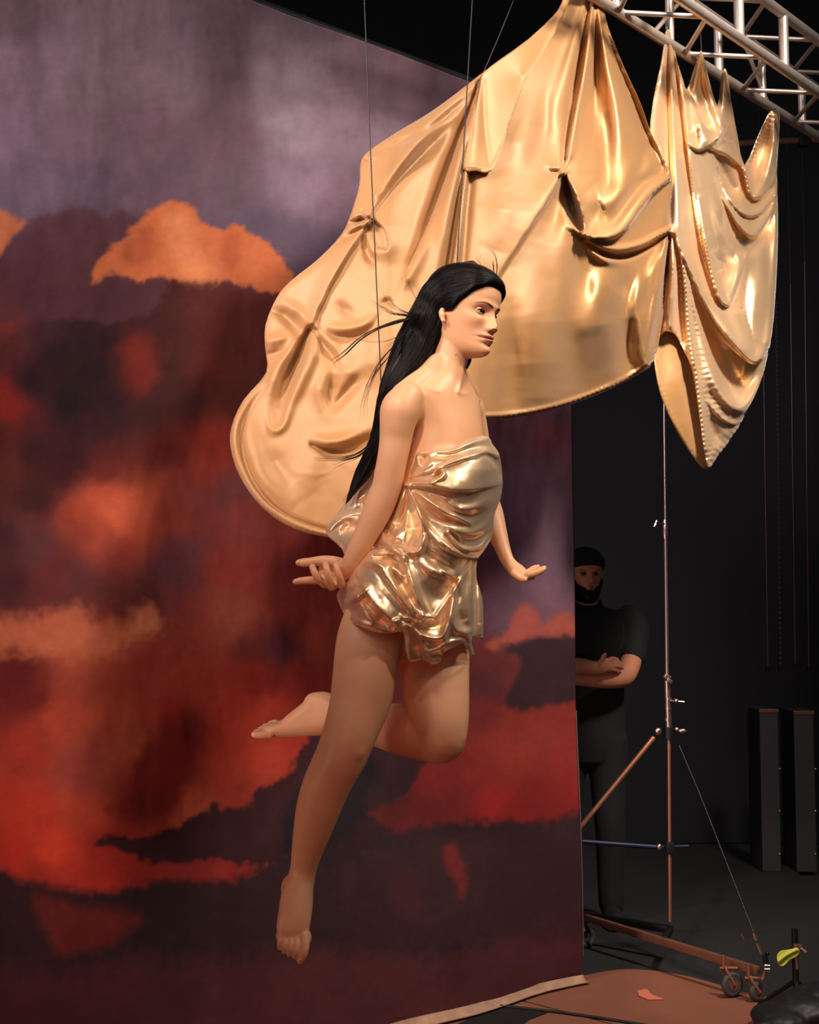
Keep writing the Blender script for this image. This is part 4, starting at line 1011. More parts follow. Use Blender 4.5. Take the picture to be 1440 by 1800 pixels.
 ('r', [(1012, 450), (1004, 560), (1012, 695)], [-1, -4, -2.5], [12, 22, 24]), ('r', [(950, 420), (950, 560), (962, 712)], [0, 5, 5], [24, 30, 32]), ('r', [(908, 520), (900, 620), (896, 722)], [0, -4, -4], [14, 20, 22]),
 ('r', [(930, 160), (918, 260), (900, 340)], [0, 5, 0], [20, 28, 30]), ('r', [(960, 150), (955, 230), (940, 300)], [0, -5, 0], [12, 16, 18]),
 # soft waves and stitched hem
 ('r', [(900, 470), (930, 560), (940, 660), (930, 725)], [0, 5, 6, 3], [30, 40, 44, 40]), ('r', [(870, 300), (890, 360), (870, 440)], [0, 5, 0], [30, 34, 34]),
 ('r', [(850, 731), (890, 729), (940, 722), (1000, 706), (1060, 684), (1120, 653), (1147, 632)], 3, 3.5), ('w', [(850, 733), (890, 731), (940, 724), (1000, 708), (1060, 686), (1120, 655), (1147, 632)], .9, 9, 9),
]
dr = empty('satin_drape', V(850, 737, 4.12), 'huge gold satin sheet billowing behind the woman up to the truss', 'drape')
ld = cloth('sheet', Lout, 3.6, baseL, Lf, M_sheet, dr, noise=1.2, sheen=lambda x, y: np.clip((x - 960) / 90, 0, 1) * np.clip(1.2 - (fbm(x / 50, y / 80) > .25) * .3, 0, 1),
  broad=lambda x, y: (3 + 7 * np.clip((x - 850) / 150, 0, 1)) * fbm((x + .25 * y) / 62, (y - x * .2) / 190, 2), edge=(6, 7), gain=lambda x, y: 2.0 + 2.2 * np.clip((x - 680) / 120, 0, 1) * np.clip((760 - y) / 60, 0, 1))
Fo = [(1004, -6), (975, 60), (948, 108), (924, 140), (908, 185), (895, 220), (884, 255), (864, 301), (838, 300), (812, 297), (822, 250), (834, 200), (845, 150), (849, 129), (880, 104), (930, 68), (980, 20), (992, -6)]
fo = cloth('folded_flap', Fo, 3.2, baseL, [('S', [(998, 0), (955, 95), (926, 142), (910, 190), (893, 235), (865, 299)], [2, 4, 6, 6, 6, 3], [8, 12, 14, 14, 12, 6]), ('v', [(849, 138), (850, 180), (853, 230), (863, 298)], [-5, -8, -8, -5], [5, 9, 10, 8]),
   ('r', [(846, 150), (838, 220), (830, 290)], [2, 5, 6], [4, 10, 14]), ('r', [(815, 291), (840, 293), (862, 295)], 3, 3), ('w', [(905, 205), (885, 262), (868, 296)], .8, 6, 9)], M_drape, dr, noise=.8, lift=20, smooth=2)
fo['label'] = 'corner of the sheet folded back over itself'
mb = MB().torus(V(650, 384, baseL(650, 384) - .022), .009, .005, (.5, -.8, .4), 16, 8)
mb.build('tied_knot', M_drape, dr); MB().torus(V(990, 303, baseL(990, 303) - .02), .008, .004, (.5, -.8, .4), 16, 8).build('tied_knot', M_drape, dr)
# thin lines holding the peaks
M_line = mat('thin_nylon_line', (90, 80, 76), .5)
ln = MB().tube([V(848, 132, 4.45), V(878, 62, 4.5), V(908, -12, 4.55)], .0009, 5); ln.tube([V(908, -12, 4.55), V(960, -140, 4.6)], .0009, 5); ln.build('hanging_line', M_line, dr)
MB().tube([V(1044, 4, 4.99), V(1060, -20, 5.02), A0 - TD * .02 + Vector((0, 0, .02))], .0018, 6).build('hanging_line', M_line, dr)

# ---- gathered sheet at the right
Rout = [(1175, 44), (1182, 70), (1192, 112), (1201, 140), (1208, 158), (1219, 124), (1233, 88), (1242, 120), (1252, 160), (1262, 186), (1266, 150), (1272, 121), (1279, 128), (1286, 180), (1297, 240), (1309, 291), (1330, 246), (1350, 202), (1361, 193), (1371, 201), (1370, 240), (1366, 300), (1368, 380), (1367, 460), (1361, 560), (1351, 622), (1334, 680), (1300, 750), (1264, 800), (1249, 822),
        (1243, 814), (1235, 770), (1228, 720), (1220, 668), (1213, 640), (1205, 622), (1197, 604), (1187, 588), (1168, 582), (1153, 598), (1160, 540), (1170, 460), (1177, 405), (1178, 350), (1172, 312), (1158, 262), (1143, 238), (1148, 180), (1160, 120), (1170, 62)]
baseR = tps([(1175, 45, 5.20), (1150, 240, 5.12), (1178, 405, 5.06), (1155, 600, 5.05), (1215, 640, 5.15), (1245, 820, 5.25), (1300, 750, 5.45), (1330, 640, 5.6), (1361, 560, 5.78), (1368, 300, 5.95), (1361, 195, 5.84), (1310, 291, 5.76), (1272, 122, 5.46), (1233, 88, 5.34), (1207, 158, 5.45), (1260, 400, 5.42), (1250, 250, 5.45), (1260, 560, 5.36), (1300, 450, 5.58)])
Rf = [
 ('r', [(1174, 52), (1166, 130), (1156, 200), (1152, 240)], [1, 5, 5, 1], [3, 8, 12, 12]), ('r', [(1176, 52), (1173, 130), (1174, 230), (1178, 330), (1179, 400)], [-2, -6, -7, -7, -4], [3, 4, 5, 5, 3]),
 ('r', [(1178, 55), (1181, 140), (1186, 240), (1192, 340), (1196, 420), (1215, 500)], [2, 6, 7, 7, 6, 1], [3, 6, 7, 8, 8, 8]), ('r', [(1181, 70), (1192, 150), (1202, 240), (1212, 330), (1226, 420), (1246, 500)], [-1, -5, -7, -7, -6, -1], [3, 5, 6, 6, 7, 8]),
 ('S', [(1183, 80), (1196, 150), (1208, 250), (1220, 350), (1236, 440), (1255, 520)], [2, 5, 6, 6, 5, 1], [6, 10, 16, 18, 18, 14]),
 ('w', [(1184, 180), (1190, 260), (1196, 340), (1200, 400)], .9, 7, 6),
 # scallop of the second peak
 ('s', [(1206, 158), (1222, 192), (1240, 222), (1264, 238)], [5, 7, 8, 6], [12, 20, 22, 12]), ('S', [(1214, 256), (1228, 263), (1246, 256), (1266, 238)], [3, 9, 10, 6], [12, 24, 26, 12]),
 ('r', [(1234, 95), (1246, 150), (1260, 200), (1268, 228)], [1, 6, 8, 5], [3, 6, 8, 6]), ('r', [(1231, 100), (1224, 150), (1228, 190)], [0, 4, 3], [4, 8, 12]),
 ('r', [(1268, 232), (1262, 246), (1252, 258)], [8, 8, 3], [5, 6, 5]),
 # third peak
 ('r', [(1274, 125), (1272, 180), (1268, 225)], [2, 5, 3], [3, 6, 6]), ('S', [(1254, 262), (1275, 270), (1292, 284), (1306, 298), (1318, 340)], [5, 8, 8, 7, 3], [8, 14, 16, 14, 12]),
 ('r', [(1262, 275), (1272, 310), (1290, 345), (1300, 365)], [-5, -12, -12, -4], [6, 12, 13, 8]),
 ('r', [(1280, 135), (1291, 200), (1302, 260), (1310, 300)], [1, 4, 5, 3], [3, 4, 5, 5]),
 # fourth peak
 ('w', [(1358, 200), (1338, 245), (1318, 288)], 2.2, 6, 8), ('r', [(1364, 200), (1360, 260), (1348, 310), (1330, 345)], [2, 8, 8, 3], [4, 7, 9, 8]), ('r', [(1355, 210), (1340, 260), (1325, 310), (1322, 345)], [-1, -6, -7, -3], [3, 6, 7, 6]),
 # U folds, top to bottom
 ('S', [(1309, 296), (1314, 325), (1322, 345), (1338, 345), (1356, 325), (1366, 300)], [4, 7, 9, 8, 7, 4], [8, 12, 12, 12, 10, 8]),
 ('S', [(1262, 290), (1272, 330), (1290, 360), (1312, 378), (1335, 375), (1358, 350)], [3, 6, 8, 9, 8, 4], [8, 12, 14, 14, 14, 10]),
 ('S', [(1258, 320), (1278, 360), (1296, 392), (1312, 410), (1325, 415), (1339, 404), (1354, 378), (1366, 340)], [2, 6, 9, 11, 12, 11, 9, 4], [8, 12, 15, 16, 16, 16, 14, 10]),
 ('r', [(1280, 400), (1310, 440), (1345, 410), (1362, 380)], [0, -6, -6, -1], [10, 12, 12, 10]),
 ('v', [(1248, 440), (1262, 456), (1280, 466)], [0, -6, -1], [6, 7, 7]), ('v', [(1254, 480), (1268, 472), (1282, 466)], [0, -5, -1], [6, 7, 7]),
 ('S', [(1228, 350), (1240, 427), (1252, 486), (1263, 520), (1275, 536), (1286, 530), (1297, 503), (1308, 465), (1318, 430)], [3, 6, 8, 10, 11, 10, 8, 6, 1], [10, 13, 15, 16, 16, 16, 14, 12, 10]),
 ('r', [(1300, 440), (1292, 490), (1282, 515)], [1, 6, 3], [6, 7, 7]), ('r', [(1340, 430), (1335, 500), (1325, 570), (1310, 610)], [1, 6, 6, 1], [14, 18, 22, 22]),
 ('r', [(1365, 300), (1364, 400), (1360, 500), (1352, 600)], [3, 7, 8, 4], [5, 7, 8, 8]),
 ('S', [(1190, 425), (1210, 470), (1232, 520), (1262, 572), (1295, 612), (1320, 635), (1336, 632), (1350, 608), (1361, 560)], [3, 8, 11, 13, 15, 17, 16, 13, 5], [8, 18, 26, 34, 38, 40, 36, 30, 16]),
 ('r', [(1218, 520), (1246, 592), (1276, 650), (1306, 680), (1336, 658)], [-4, -12, -17, -17, -7], [9, 17, 24, 22, 13]),
 ('r', [(1214, 270), (1226, 350), (1240, 405)], [-1, -8, -3], [8, 12, 10]), ('r', [(1250, 300), (1262, 380), (1276, 440)], [1, 8, 3], [9, 14, 12]), ('r', [(1270, 425), (1290, 462), (1282, 500)], [-1, -6, -2], [8, 10, 9]),
 ('r', [(1342, 440), (1346, 520), (1336, 585)], [1, 6, 2], [12, 16, 15]), ('r', [(1312, 470), (1302, 555), (1322, 612)], [-1, -8, -3], [9, 16, 14]), ('r', [(1262, 545), (1282, 582), (1306, 612)], [1, 5, 4], [10, 14, 14]), ('r', [(1222, 190), (1232, 225), (1240, 245)], [0, 7, 5], [8, 12, 12]),
 ('r', [(1200, 450), (1214, 512), (1232, 580), (1247, 635), (1263, 680), (1284, 710), (1304, 717), (1323, 698), (1342, 652)], [3, 6, 8, 9, 11, 13, 13, 11, 5], [5, 7, 8, 9, 11, 13, 13, 11, 8]),
 ('S', [(1240, 700), (1262, 730), (1285, 745), (1304, 740)], [0, 5, 6, 2], [14, 18, 20, 14]), ('r', [(1250, 740), (1262, 770), (1280, 775)], [-2, -5, -2], [8, 10, 10]),
 # left pleats under the knot
 ('r', [(1180, 412), (1184, 470), (1182, 540), (1180, 580)], [4, 9, 9, 6], [3, 7, 9, 8]), ('r', [(1177, 415), (1170, 480), (1163, 550), (1160, 590)], [-6, -14, -14, -8], [3, 6, 6, 5]), ('r', [(1184, 412), (1194, 470), (1197, 540), (1200, 600)], [-3, -7, -7, -3], [3, 5, 6, 6]), ('r', [(1188, 415), (1202, 480), (1208, 560), (1216, 640)], [3, 7, 7, 4], [3, 4, 5, 5]),
 ('r', [(1178, 403), (1183, 408)], 10, 6), ('w', [(1178, 575), (1195, 590), (1204, 610)], .8, 8, 7),
 ('w', [(1196, 460), (1206, 520), (1216, 600), (1224, 680), (1234, 750), (1244, 810)], 1.7, 13, 8.5), ('w', [(1220, 520), (1238, 600), (1252, 680), (1262, 740)], .9, 14, 11), ('r', [(1200, 470), (1210, 540), (1219, 620), (1229, 700), (1240, 790)], [1, 4, 5, 5, 3], [3, 4, 5, 5, 5]),
 ('w', [(1246, 818), (1270, 785), (1296, 750)], 1.2, 14, 10),
]
d2 = empty('satin_drape', V(1245, 820, 5.25), 'gold satin sheet bunched at right, hung from four small peaks and sagging in deep swags', 'drape')
cloth('sheet', Rout, 2.8, baseR, Rf, M_drape2, d2, noise=.8, edge=(7, 6), smooth=2, gain=3.0, broad=lambda x, y: 9 * fbm((x + 3) / 34, y / 170, 2))
Gout = [(1150, 634), (1152, 592), (1166, 570), (1200, 560), (1216, 600), (1226, 660), (1236, 730), (1246, 800), (1249, 820), (1236, 823), (1210, 790), (1182, 742), (1161, 692)]
g2 = cloth('lining_flap', Gout, 3, lambda x, y: baseR(x, y) + .07, [('r', [(1175, 590), (1190, 660), (1215, 760), (1236, 815)], [2, 9, 9, 3], [12, 18, 16, 10]), ('r', [(1200, 600), (1212, 680), (1230, 760)], [-6, -14, -6], [6, 8, 7]), ('w', [(1152, 640), (1166, 690), (1190, 745), (1220, 800)], .8, 6, 9), ('r', [(1152, 635), (1163, 688), (1186, 742), (1214, 790)], 2.5, 3)], M_drape, d2, noise=.8, edge=(4, 6))
g2['label'] = 'matte underside hanging below the knot'
for a, b in (((1233, 90), (1232, 60)), ((1272, 122), (1271, 92))):
    Yb = float(baseR(*a)); MB().tube([V(*a, Yb), V(*b, Yb + .02)], .0009, 5).build('hanging_line', M_line, d2)
for a in ((1175, 46), (1362, 196)):
    Yb = float(baseR(*a)); p = V(*a, Yb)
    s_ = (p - O).dot(TD); q = O + TD * s_ + TN * .0
    MB().torus(p + Vector((0, 0, .0)), .010, .003, (1, 0, 0), 12, 6).tube([p, Vector((q.x, q.y, q.z - .02))], .0014, 6).build('hanging_line', M_line, d2)

# ---- the dress
Dout = [(690, 803), (718, 801), (734, 794), (752, 796), (772, 792), (795, 789), (815, 776), (838, 768), (858, 767), (866, 781), (877, 796), (881, 815), (884, 850), (879, 880), (869, 905), (868, 925), (862, 950), (848, 972), (839, 986), (838, 1018), (848, 1050), (850, 1085), (849, 1121),
        (840, 1122), (831, 1118), (829, 1132), (834, 1150), (826, 1153), (815, 1130), (798, 1138), (780, 1147), (774, 1164), (757, 1168), (742, 1159), (722, 1165), (714, 1146), (709, 1112), (690, 1113), (665, 1113), (640, 1104), (612, 1090), (598, 1066), (592, 1046), (600, 1034), (612, 1020), (611, 995), (600, 962), (582, 946), (572, 931), (590, 906), (610, 880), (632, 850), (656, 828), (675, 812)]
fr_ = [(690, 803, -.01), (720, 800, -.07), (745, 797, -.125), (775, 790, -.138), (815, 775, -.115), (850, 768, -.055), (868, 785, -.03), (715, 830, -.09), (740, 830, -.145), (775, 830, -.178), (815, 830, -.165), (850, 825, -.125), (882, 835, .01),
       (690, 840, -.03), (655, 835, .03), (700, 870, -.09), (730, 880, -.14), (765, 880, -.165), (815, 880, -.15), (850, 880, -.09), (878, 885, .01), (680, 895, -.05), (650, 890, .0), (610, 885, .05),
       (572, 930, .06), (620, 930, .01), (665, 935, -.07), (700, 930, -.13), (760, 930, -.155), (820, 930, -.12), (866, 930, .01), (610, 985, -.01), (650, 985, -.13), (700, 985, -.165), (760, 985, -.17), (815, 985, -.10), (839, 988, .0),
       (595, 1045, .0), (620, 1045, -.15), (660, 1045, -.19), (720, 1045, -.19), (780, 1045, -.15), (820, 1045, -.085), (848, 1050, .01), (598, 1080, -.01), (625, 1098, -.155), (660, 1112, -.172), (708, 1112, -.175), (740, 1158, -.14), (780, 1150, -.115), (820, 1130, -.075), (849, 1120, .02), (832, 1150, -.01), (605, 1020, -.05)]
bF = tps(fr_)
Df = [
 ('v', [(714, 845), (735, 838), (760, 831), (795, 820), (828, 809), (845, 806)], [-7, -8, -9, -8, -6, 0], [4, 5, 6, 6, 5, 5]),
 ('s', [(716, 842), (745, 832), (780, 818), (815, 804), (850, 796), (878, 800)], [4, 6, 7, 6, 4, 1], [8, 10, 12, 12, 10, 8]),
 ('r', [(737, 816), (734, 803), (742, 795), (758, 796)], [6, 7, 6, 3], [4, 4, 4, 4]), ('r', [(742, 812), (748, 803), (755, 806)], [-6, -9, -4], [4, 4.5, 4]),
 ('r', [(730, 832), (745, 826), (756, 816), (758, 800)], [3, 5, 5, 1], [5, 5, 5, 5]), ('r', [(765, 800), (790, 800), (820, 790), (850, 782)], [-4, -6, -4, 0], [5, 6, 6, 6]), ('r', [(770, 793), (800, 791), (830, 778), (858, 772)], [2, 4, 4, 2], [4, 5, 6, 6]),
 ('r', [(760, 846), (776, 840), (780, 831), (772, 823), (764, 827)], [5, 7, 7, 6, 2], [4, 4, 4, 4, 4]), ('r', [(766, 838), (771, 832)], -8, 4),
 ('r', [(840, 806), (855, 800), (872, 812), (882, 832)], [-1, -5, -6, -3], [4, 5, 6, 6]), ('r', [(838, 798), (856, 792), (874, 802)], [1, 5, 2], 5),
 ('S', [(716, 854), (742, 853), (768, 856), (795, 862), (830, 861), (858, 856), (884, 850)], [4, 6, 7, 8, 8, 7, 5], [7, 9, 14, 20, 26, 24, 16]),
 ('r', [(716, 857), (750, 861), (790, 868), (830, 868)], [-4, -7, -6, 0], [3, 4, 5, 6]), ('r', [(720, 849), (760, 850), (790, 856)], [5, 5, 0], [3, 4, 5]),
 ('r', [(714, 852), (718, 855)], 9, 5),
 # radiating folds below the tie
 ('r', [(722, 860), (744, 886), (772, 908), (800, 918), (822, 924)], [-4, -9, -12, -11, -3], [3, 5, 6, 5, 4]), ('r', [(722, 857), (748, 876), (778, 896), (812, 912), (826, 921)], [4, 8, 9, 8, 3], [3, 6, 7, 6, 5]),
 ('r', [(730, 860), (765, 878), (792, 900), (825, 905), (855, 893)], [1, -5, -8, -6, 0], [4, 6, 7, 8, 8]), ('r', [(790, 880), (808, 896), (836, 893), (862, 880)], [0, 7, 8, 3], [8, 9, 9, 9]),
 ('r', [(718, 860), (734, 895), (752, 928), (776, 956), (804, 972)], [4, 8, 8, 8, 6], [3, 5, 6, 6, 5]),
 ('S', [(776, 950), (804, 972), (832, 981), (850, 976), (863, 950)], [4, 10, 12, 11, 5], [10, 15, 18, 18, 12]),
 ('r', [(788, 936), (796, 948), (806, 960), (822, 966), (845, 962), (862, 942)], [3, 7, 8, 8, 7, 3], [3, 4, 4, 4, 4, 4]), ('r', [(786, 942), (800, 960), (820, 974)], [-5, -10, -4], [4, 5, 4]), ('r', [(794, 938), (806, 950), (814, 960)], [-6, -10, -4], [3, 4, 4]),
 ('r', [(800, 936), (825, 948), (850, 940), (866, 922)], [1, -6, -6, -1], [5, 6, 6, 6]), ('r', [(790, 926), (820, 938), (848, 930), (868, 908)], [2, 7, 7, 2], [6, 8, 8, 7]),
 ('r', [(712, 862), (702, 890), (690, 920)], [4, 9, 5], [3, 5, 6]), ('r', [(716, 864), (712, 895), (698, 928), (684, 945)], [-4, -9, -9, -3], [3, 5, 7, 6]),
 ('r', [(722, 872), (724, 905), (726, 935), (718, 955)], [-4, -12, -14, -6], [4, 8, 10, 8]), ('r', [(722, 862), (737, 905), (745, 945), (738, 966), (720, 967), (702, 960)], [4, 9, 11, 11, 8, 4], [3, 5, 6, 6, 5, 4]),
 ('S', [(745, 945), (736, 969), (715, 970), (698, 960)], [4, 7, 7, 2], [8, 10, 9, 6]),
 ('r', [(672, 936), (678, 952), (692, 964)], [6, 9, 5], [5, 6, 5]), ('r', [(682, 935), (690, 950), (702, 955)], [-6, -10, -4], [4, 5, 4]), ('r', [(664, 945), (660, 956), (676, 962)], [-3, -7, -3], 5), ('r', [(700, 930), (694, 948)], [4, 6], 5),
 ('r', [(650, 976), (672, 966), (695, 968), (710, 982)], [4, 8, 9, 7], [4, 4, 4, 5]), ('r', [(652, 968), (668, 960), (680, 963)], [-4, -7, -3], [3, 4, 4]), ('r', [(660, 982), (684, 977), (702, 986), (710, 1004)], [-4, -9, -10, -4], [4, 5, 6, 5]), ('r', [(640, 990), (668, 990), (690, 1000), (704, 1012)], [3, 8, 8, 3], [6, 7, 7, 5]),
 # long swags across the skirt
 ('r', [(708, 978), (718, 1005), (730, 1042), (742, 1072), (745, 1082)], [5, 11, 12, 10, 5], [4, 5, 6, 6, 5]), ('r', [(690, 1000), (702, 1025), (716, 1052), (732, 1078)], [-5, -13, -13, -6], [5, 7, 7, 5]),
 ('r', [(648, 985), (672, 1000), (700, 1035), (722, 1064), (742, 1082), (762, 1086)], [3, 9, 10, 10, 8, 3], [7, 8, 8, 7, 5, 4]), ('S', [(672, 1010), (700, 1050), (724, 1078), (750, 1088)], [2, 6, 6, 2], [10, 12, 12, 8]),
 ('r', [(722, 990), (735, 1030), (748, 1065), (761, 1086), (776, 1070), (796, 1040), (814, 1014), (828, 986)], [2, 4, 5, 7, 7, 7, 6, 3], [5, 5, 5, 4, 4, 4, 4, 4]), ('r', [(745, 1020), (765, 1050), (785, 1040), (805, 1010)], [0, -8, -8, -1], [10, 15, 14, 10]),
 ('r', [(735, 985), (765, 1004), (795, 1010), (822, 1000)], [2, 7, 6, 1], [8, 9, 9, 8]), ('r', [(742, 965), (765, 985), (790, 1000), (802, 1014)], [-3, -8, -9, -2], [8, 9, 8, 5]), ('S', [(762, 985), (785, 1008), (802, 1016)], [2, 6, 2], [8, 9, 6]),
 ('r', [(808, 1018), (795, 1058), (787, 1100), (774, 1122), (745, 1118), (715, 1095), (705, 1082)], [4, 8, 9, 10, 9, 7, 3], [4, 5, 5, 6, 6, 5, 4]), ('r', [(800, 1030), (784, 1072), (770, 1098), (745, 1100), (725, 1090)], [-2, -9, -10, -8, -2], [6, 8, 9, 8, 6]),
 ('r', [(715, 1086), (735, 1096), (752, 1090)], [5, 8, 3], [4, 5, 4]), ('r', [(706, 1090), (722, 1094), (736, 1103)], [-3, -8, -3], [3, 4, 4]),
 ('r', [(795, 1062), (797, 1092), (804, 1108), (822, 1112), (832, 1108)], [2, 7, 8, 7, 2], [5, 6, 6, 6, 5]), ('r', [(808, 1070), (812, 1095), (822, 1100)], [-1, -7, -2], [6, 8, 6]),
 ('r', [(834, 985), (836, 1040), (837, 1085), (836, 1118)], [-3, -8, -8, -4], [3, 4, 4, 4]), ('r', [(828, 990), (826, 1040), (826, 1080), (828, 1110)], [3, 7, 7, 3], [4, 6, 7, 6]), ('r', [(842, 1030), (846, 1070), (846, 1115)], [3, 5, 4], [4, 4, 4]),
 ('r', [(800, 1020), (806, 1050), (798, 1078)], [-3, -6, -1], [4, 5, 5]), ('r', [(818, 1115), (826, 1125), (828, 1145)], [4, 6, 4], 4), ('r', [(800, 1120), (815, 1118), (824, 1130)], [-2, -6, -3], 4), ('r', [(785, 1135), (800, 1126), (818, 1124)], [4, 6, 2], 5),
 ('r', [(712, 1100), (718, 1125), (720, 1160)], [4, 6, 4], [4, 4, 4]), ('r', [(726, 1110), (732, 1135), (742, 1156)], [-4, -9, -4], [5, 6, 5]), ('r', [(738, 1120), (750, 1145), (760, 1164)], [4, 8, 5], [5, 5, 4]), ('r', [(752, 1146), (770, 1140), (785, 1128)], [3, 7, 3], [5, 4, 5]), ('r', [(758, 1130), (775, 1128)], [-6, -3], 5), ('r', [(762, 1154), (772, 1152)], -5, 4),
 # left side of the skirt
 ('S', [(628, 1008), (640, 1034), (660, 1062), (684, 1086), (706, 1106)], [3, 9, 11, 10, 5], [10, 16, 18, 16, 10]), ('r', [(632, 1035), (650, 1068), (672, 1092), (696, 1108)], [-4, -11, -12, -5], [5, 7, 7, 5]),
 ('r', [(594, 1052), (612, 1058), (630, 1048), (648, 1030)], [4, 8, 7, 2], [5, 5, 5, 5]), ('r', [(604, 1042), (620, 1040), (632, 1024)], [-3, -9, -4], [5, 6, 6]), ('r', [(600, 1070), (622, 1076), (640, 1064)], [-2, -7, -2], [5, 7, 6]), ('r', [(604, 1084), (628, 1092), (652, 1100), (672, 1108)], [4, 5, 5, 3], 4), ('r', [(640, 1072), (655, 1092)], [5, 4], 6),
 ('r', [(612, 1028), (622, 1010), (634, 995)], [3, 5, 1], 5), ('r', [(684, 1098), (700, 1090), (709, 1094)], [2, 5, 2], 4),
 # the puffed back behind her arm
 ('r', [(574, 931), (594, 915), (622, 904), (655, 902)], [3, 7, 6, 1], [6, 7, 8, 8]), ('r', [(590, 936), (615, 925), (640, 922)], [-3, -7, -2], [6, 7, 7]), ('r', [(612, 890), (640, 865), (668, 845)], [1, 6, 3], [8, 11, 10]), ('r', [(640, 885), (662, 868)], -6, 8),
]
dv, dfc, nb = tri_patch(Dout, 2.1, 2)
x, y = dv.T; f0 = bF(x, y); od = catmull(Dout, 2, True)
dE, _, _ = sdist(x, y, od, True)
h = relief(x, y, Df) * 1.5 + 1.0 * fbm(x / 24, y / 24, 3) + .5 * fbm(x / 9, y / 12, 2)
hem_like = lambda X, Y_: (Y_ > 1095) | (Y_ < 806) & (X > 700)
side = ~hem_like(x, y)
h = h - np.where(side, 7 * np.exp(-(dE / 6.0) ** 2), 2.5 * np.exp(-(dE / 3.0) ** 2))
front_ = P(x, y, WY + f0 - h * WY / FPX)
fb = np.minimum(.155, np.maximum(.05, .06 - (f0 - .03) * .75)) * np.clip(dE / 40, .25, 1) ** .5
fb = np.where(side | (dE > 12), fb, np.maximum(fb, .07))
hbk = 3 * np.sin(x / 11 + y / 40) * np.clip(dE / 20, 0, 1)
fb = np.maximum(fb, f0 + .004)
yb = WY + fb - hbk * WY / FPX
# the back panel keeps the front's width: it is built round the body, not along the line of sight
fx = P(x, y, WY + f0 * 0)
back_ = np.stack([fx[:, 0], yb, fx[:, 2]], -1)
# border edges
ed = {}
for t in dfc:
    for a, b in ((t[0], t[1]), (t[1], t[2]), (t[2], t[0])): ed.setdefault((min(a, b), max(a, b)), []).append((a, b))
n0 = len(x); tris = [tuple(t) for t in dfc] + [(t[0] + n0, t[2] + n0, t[1] + n0) for t in dfc]
for k_, q in ed.items():
    if len(q) == 1:
        a, b = q[0]
        if side[a] and side[b]: tris += [(b, a, a + n0), (b, a + n0, b + n0)]
dro = fast_mesh('dress', np.vstack([front_, back_]), np.array(tris), M_dress, woman)
dro.modifiers.new('t', 'SOLIDIFY').thickness = .0014
dro['label'] = 'strapless champagne gold satin wrap dress with knotted folds'

# ---- flying wires
M_wire = mat('black_steel_wire', (34, 26, 24), .5, .4)
for pts, lb in (([(682, 1000, .24), (669, 650, .30), (651, 260, .32), (639, -40, .34), (630, -300, .36)], 'left one of two black wires holding the woman up'),
                ([(774, 1000, .20), (803, 468, .26), (817, 230, .30), (832, -30, .34), (848, -300, .36)], 'right one of two black wires, dropping behind her head')):
    r = empty('flying_wire', Wp(*pts[0]), lb, 'wire', None)
    MB().tube([Wp(*p) for p in pts], .0018, 8).build('cable', M_wire, r)
    p0 = Wp(*pts[0]); MB().torus(p0, .012, .003, (1, 0, 0), 14, 6).build('ring', M_steel, r)
# harness strap the wires clip to, hidden under the dress

# ------------------------------------------------------------------ crew member half hidden behind the backdrop
MY = 6.75
WY = MY
man_root = Vector((V(1034, 1200, MY).x, MY + .02, 0))
man = empty('person', man_root, 'bearded man in black beanie and black t-shirt, arms crossed, half hidden behind the backdrop', 'person')
M_skin2 = mat('tanned_skin', (196, 128, 98), .5, noise=.08, nscale=40)
M_shirt = mat('black_cotton', (9, 10, 13), .85, bump=.2, bscale=400)
M_trs = mat('black_denim', (9, 9, 12), .85, bump=.2, bscale=400)
MF, ML = body_yaw(8)
M_eye2 = mat('eye_in_shade', (120, 95, 85), .3)
mb = MB()
mo = P(1029.0, 1012.0, MY)[0:3]
mfw = Vector((math.sin(.16), -math.cos(.16), -.03)).normalized(); mlf = Vector((0, 0, 1)).cross(mfw).normalized(); mup = mfw.cross(mlf)
mR = np.array(Matrix((mfw, mlf, mup)).transposed()); m2w = lambda v: np.asarray(v) @ mR.T + np.array(mo); w2m = lambda v: (np.asarray(v) - np.array(mo)) @ mR
v_, f_ = head_surface(lambda v: v * np.array([1.06, 1.06, 1.06]))
mb.add(m2w(v_), f_)
for s in (-1, 1):
    mb.ball(m2w([-.008, .078 * s, -.004]), 1, 12, 10, (.010, .008, .026))
loft(mb, [(1031, 1035, .0, 22), (1032, 1056, .01, 22), (1033, 1075, .02, 26)], 20, wrld=MY)
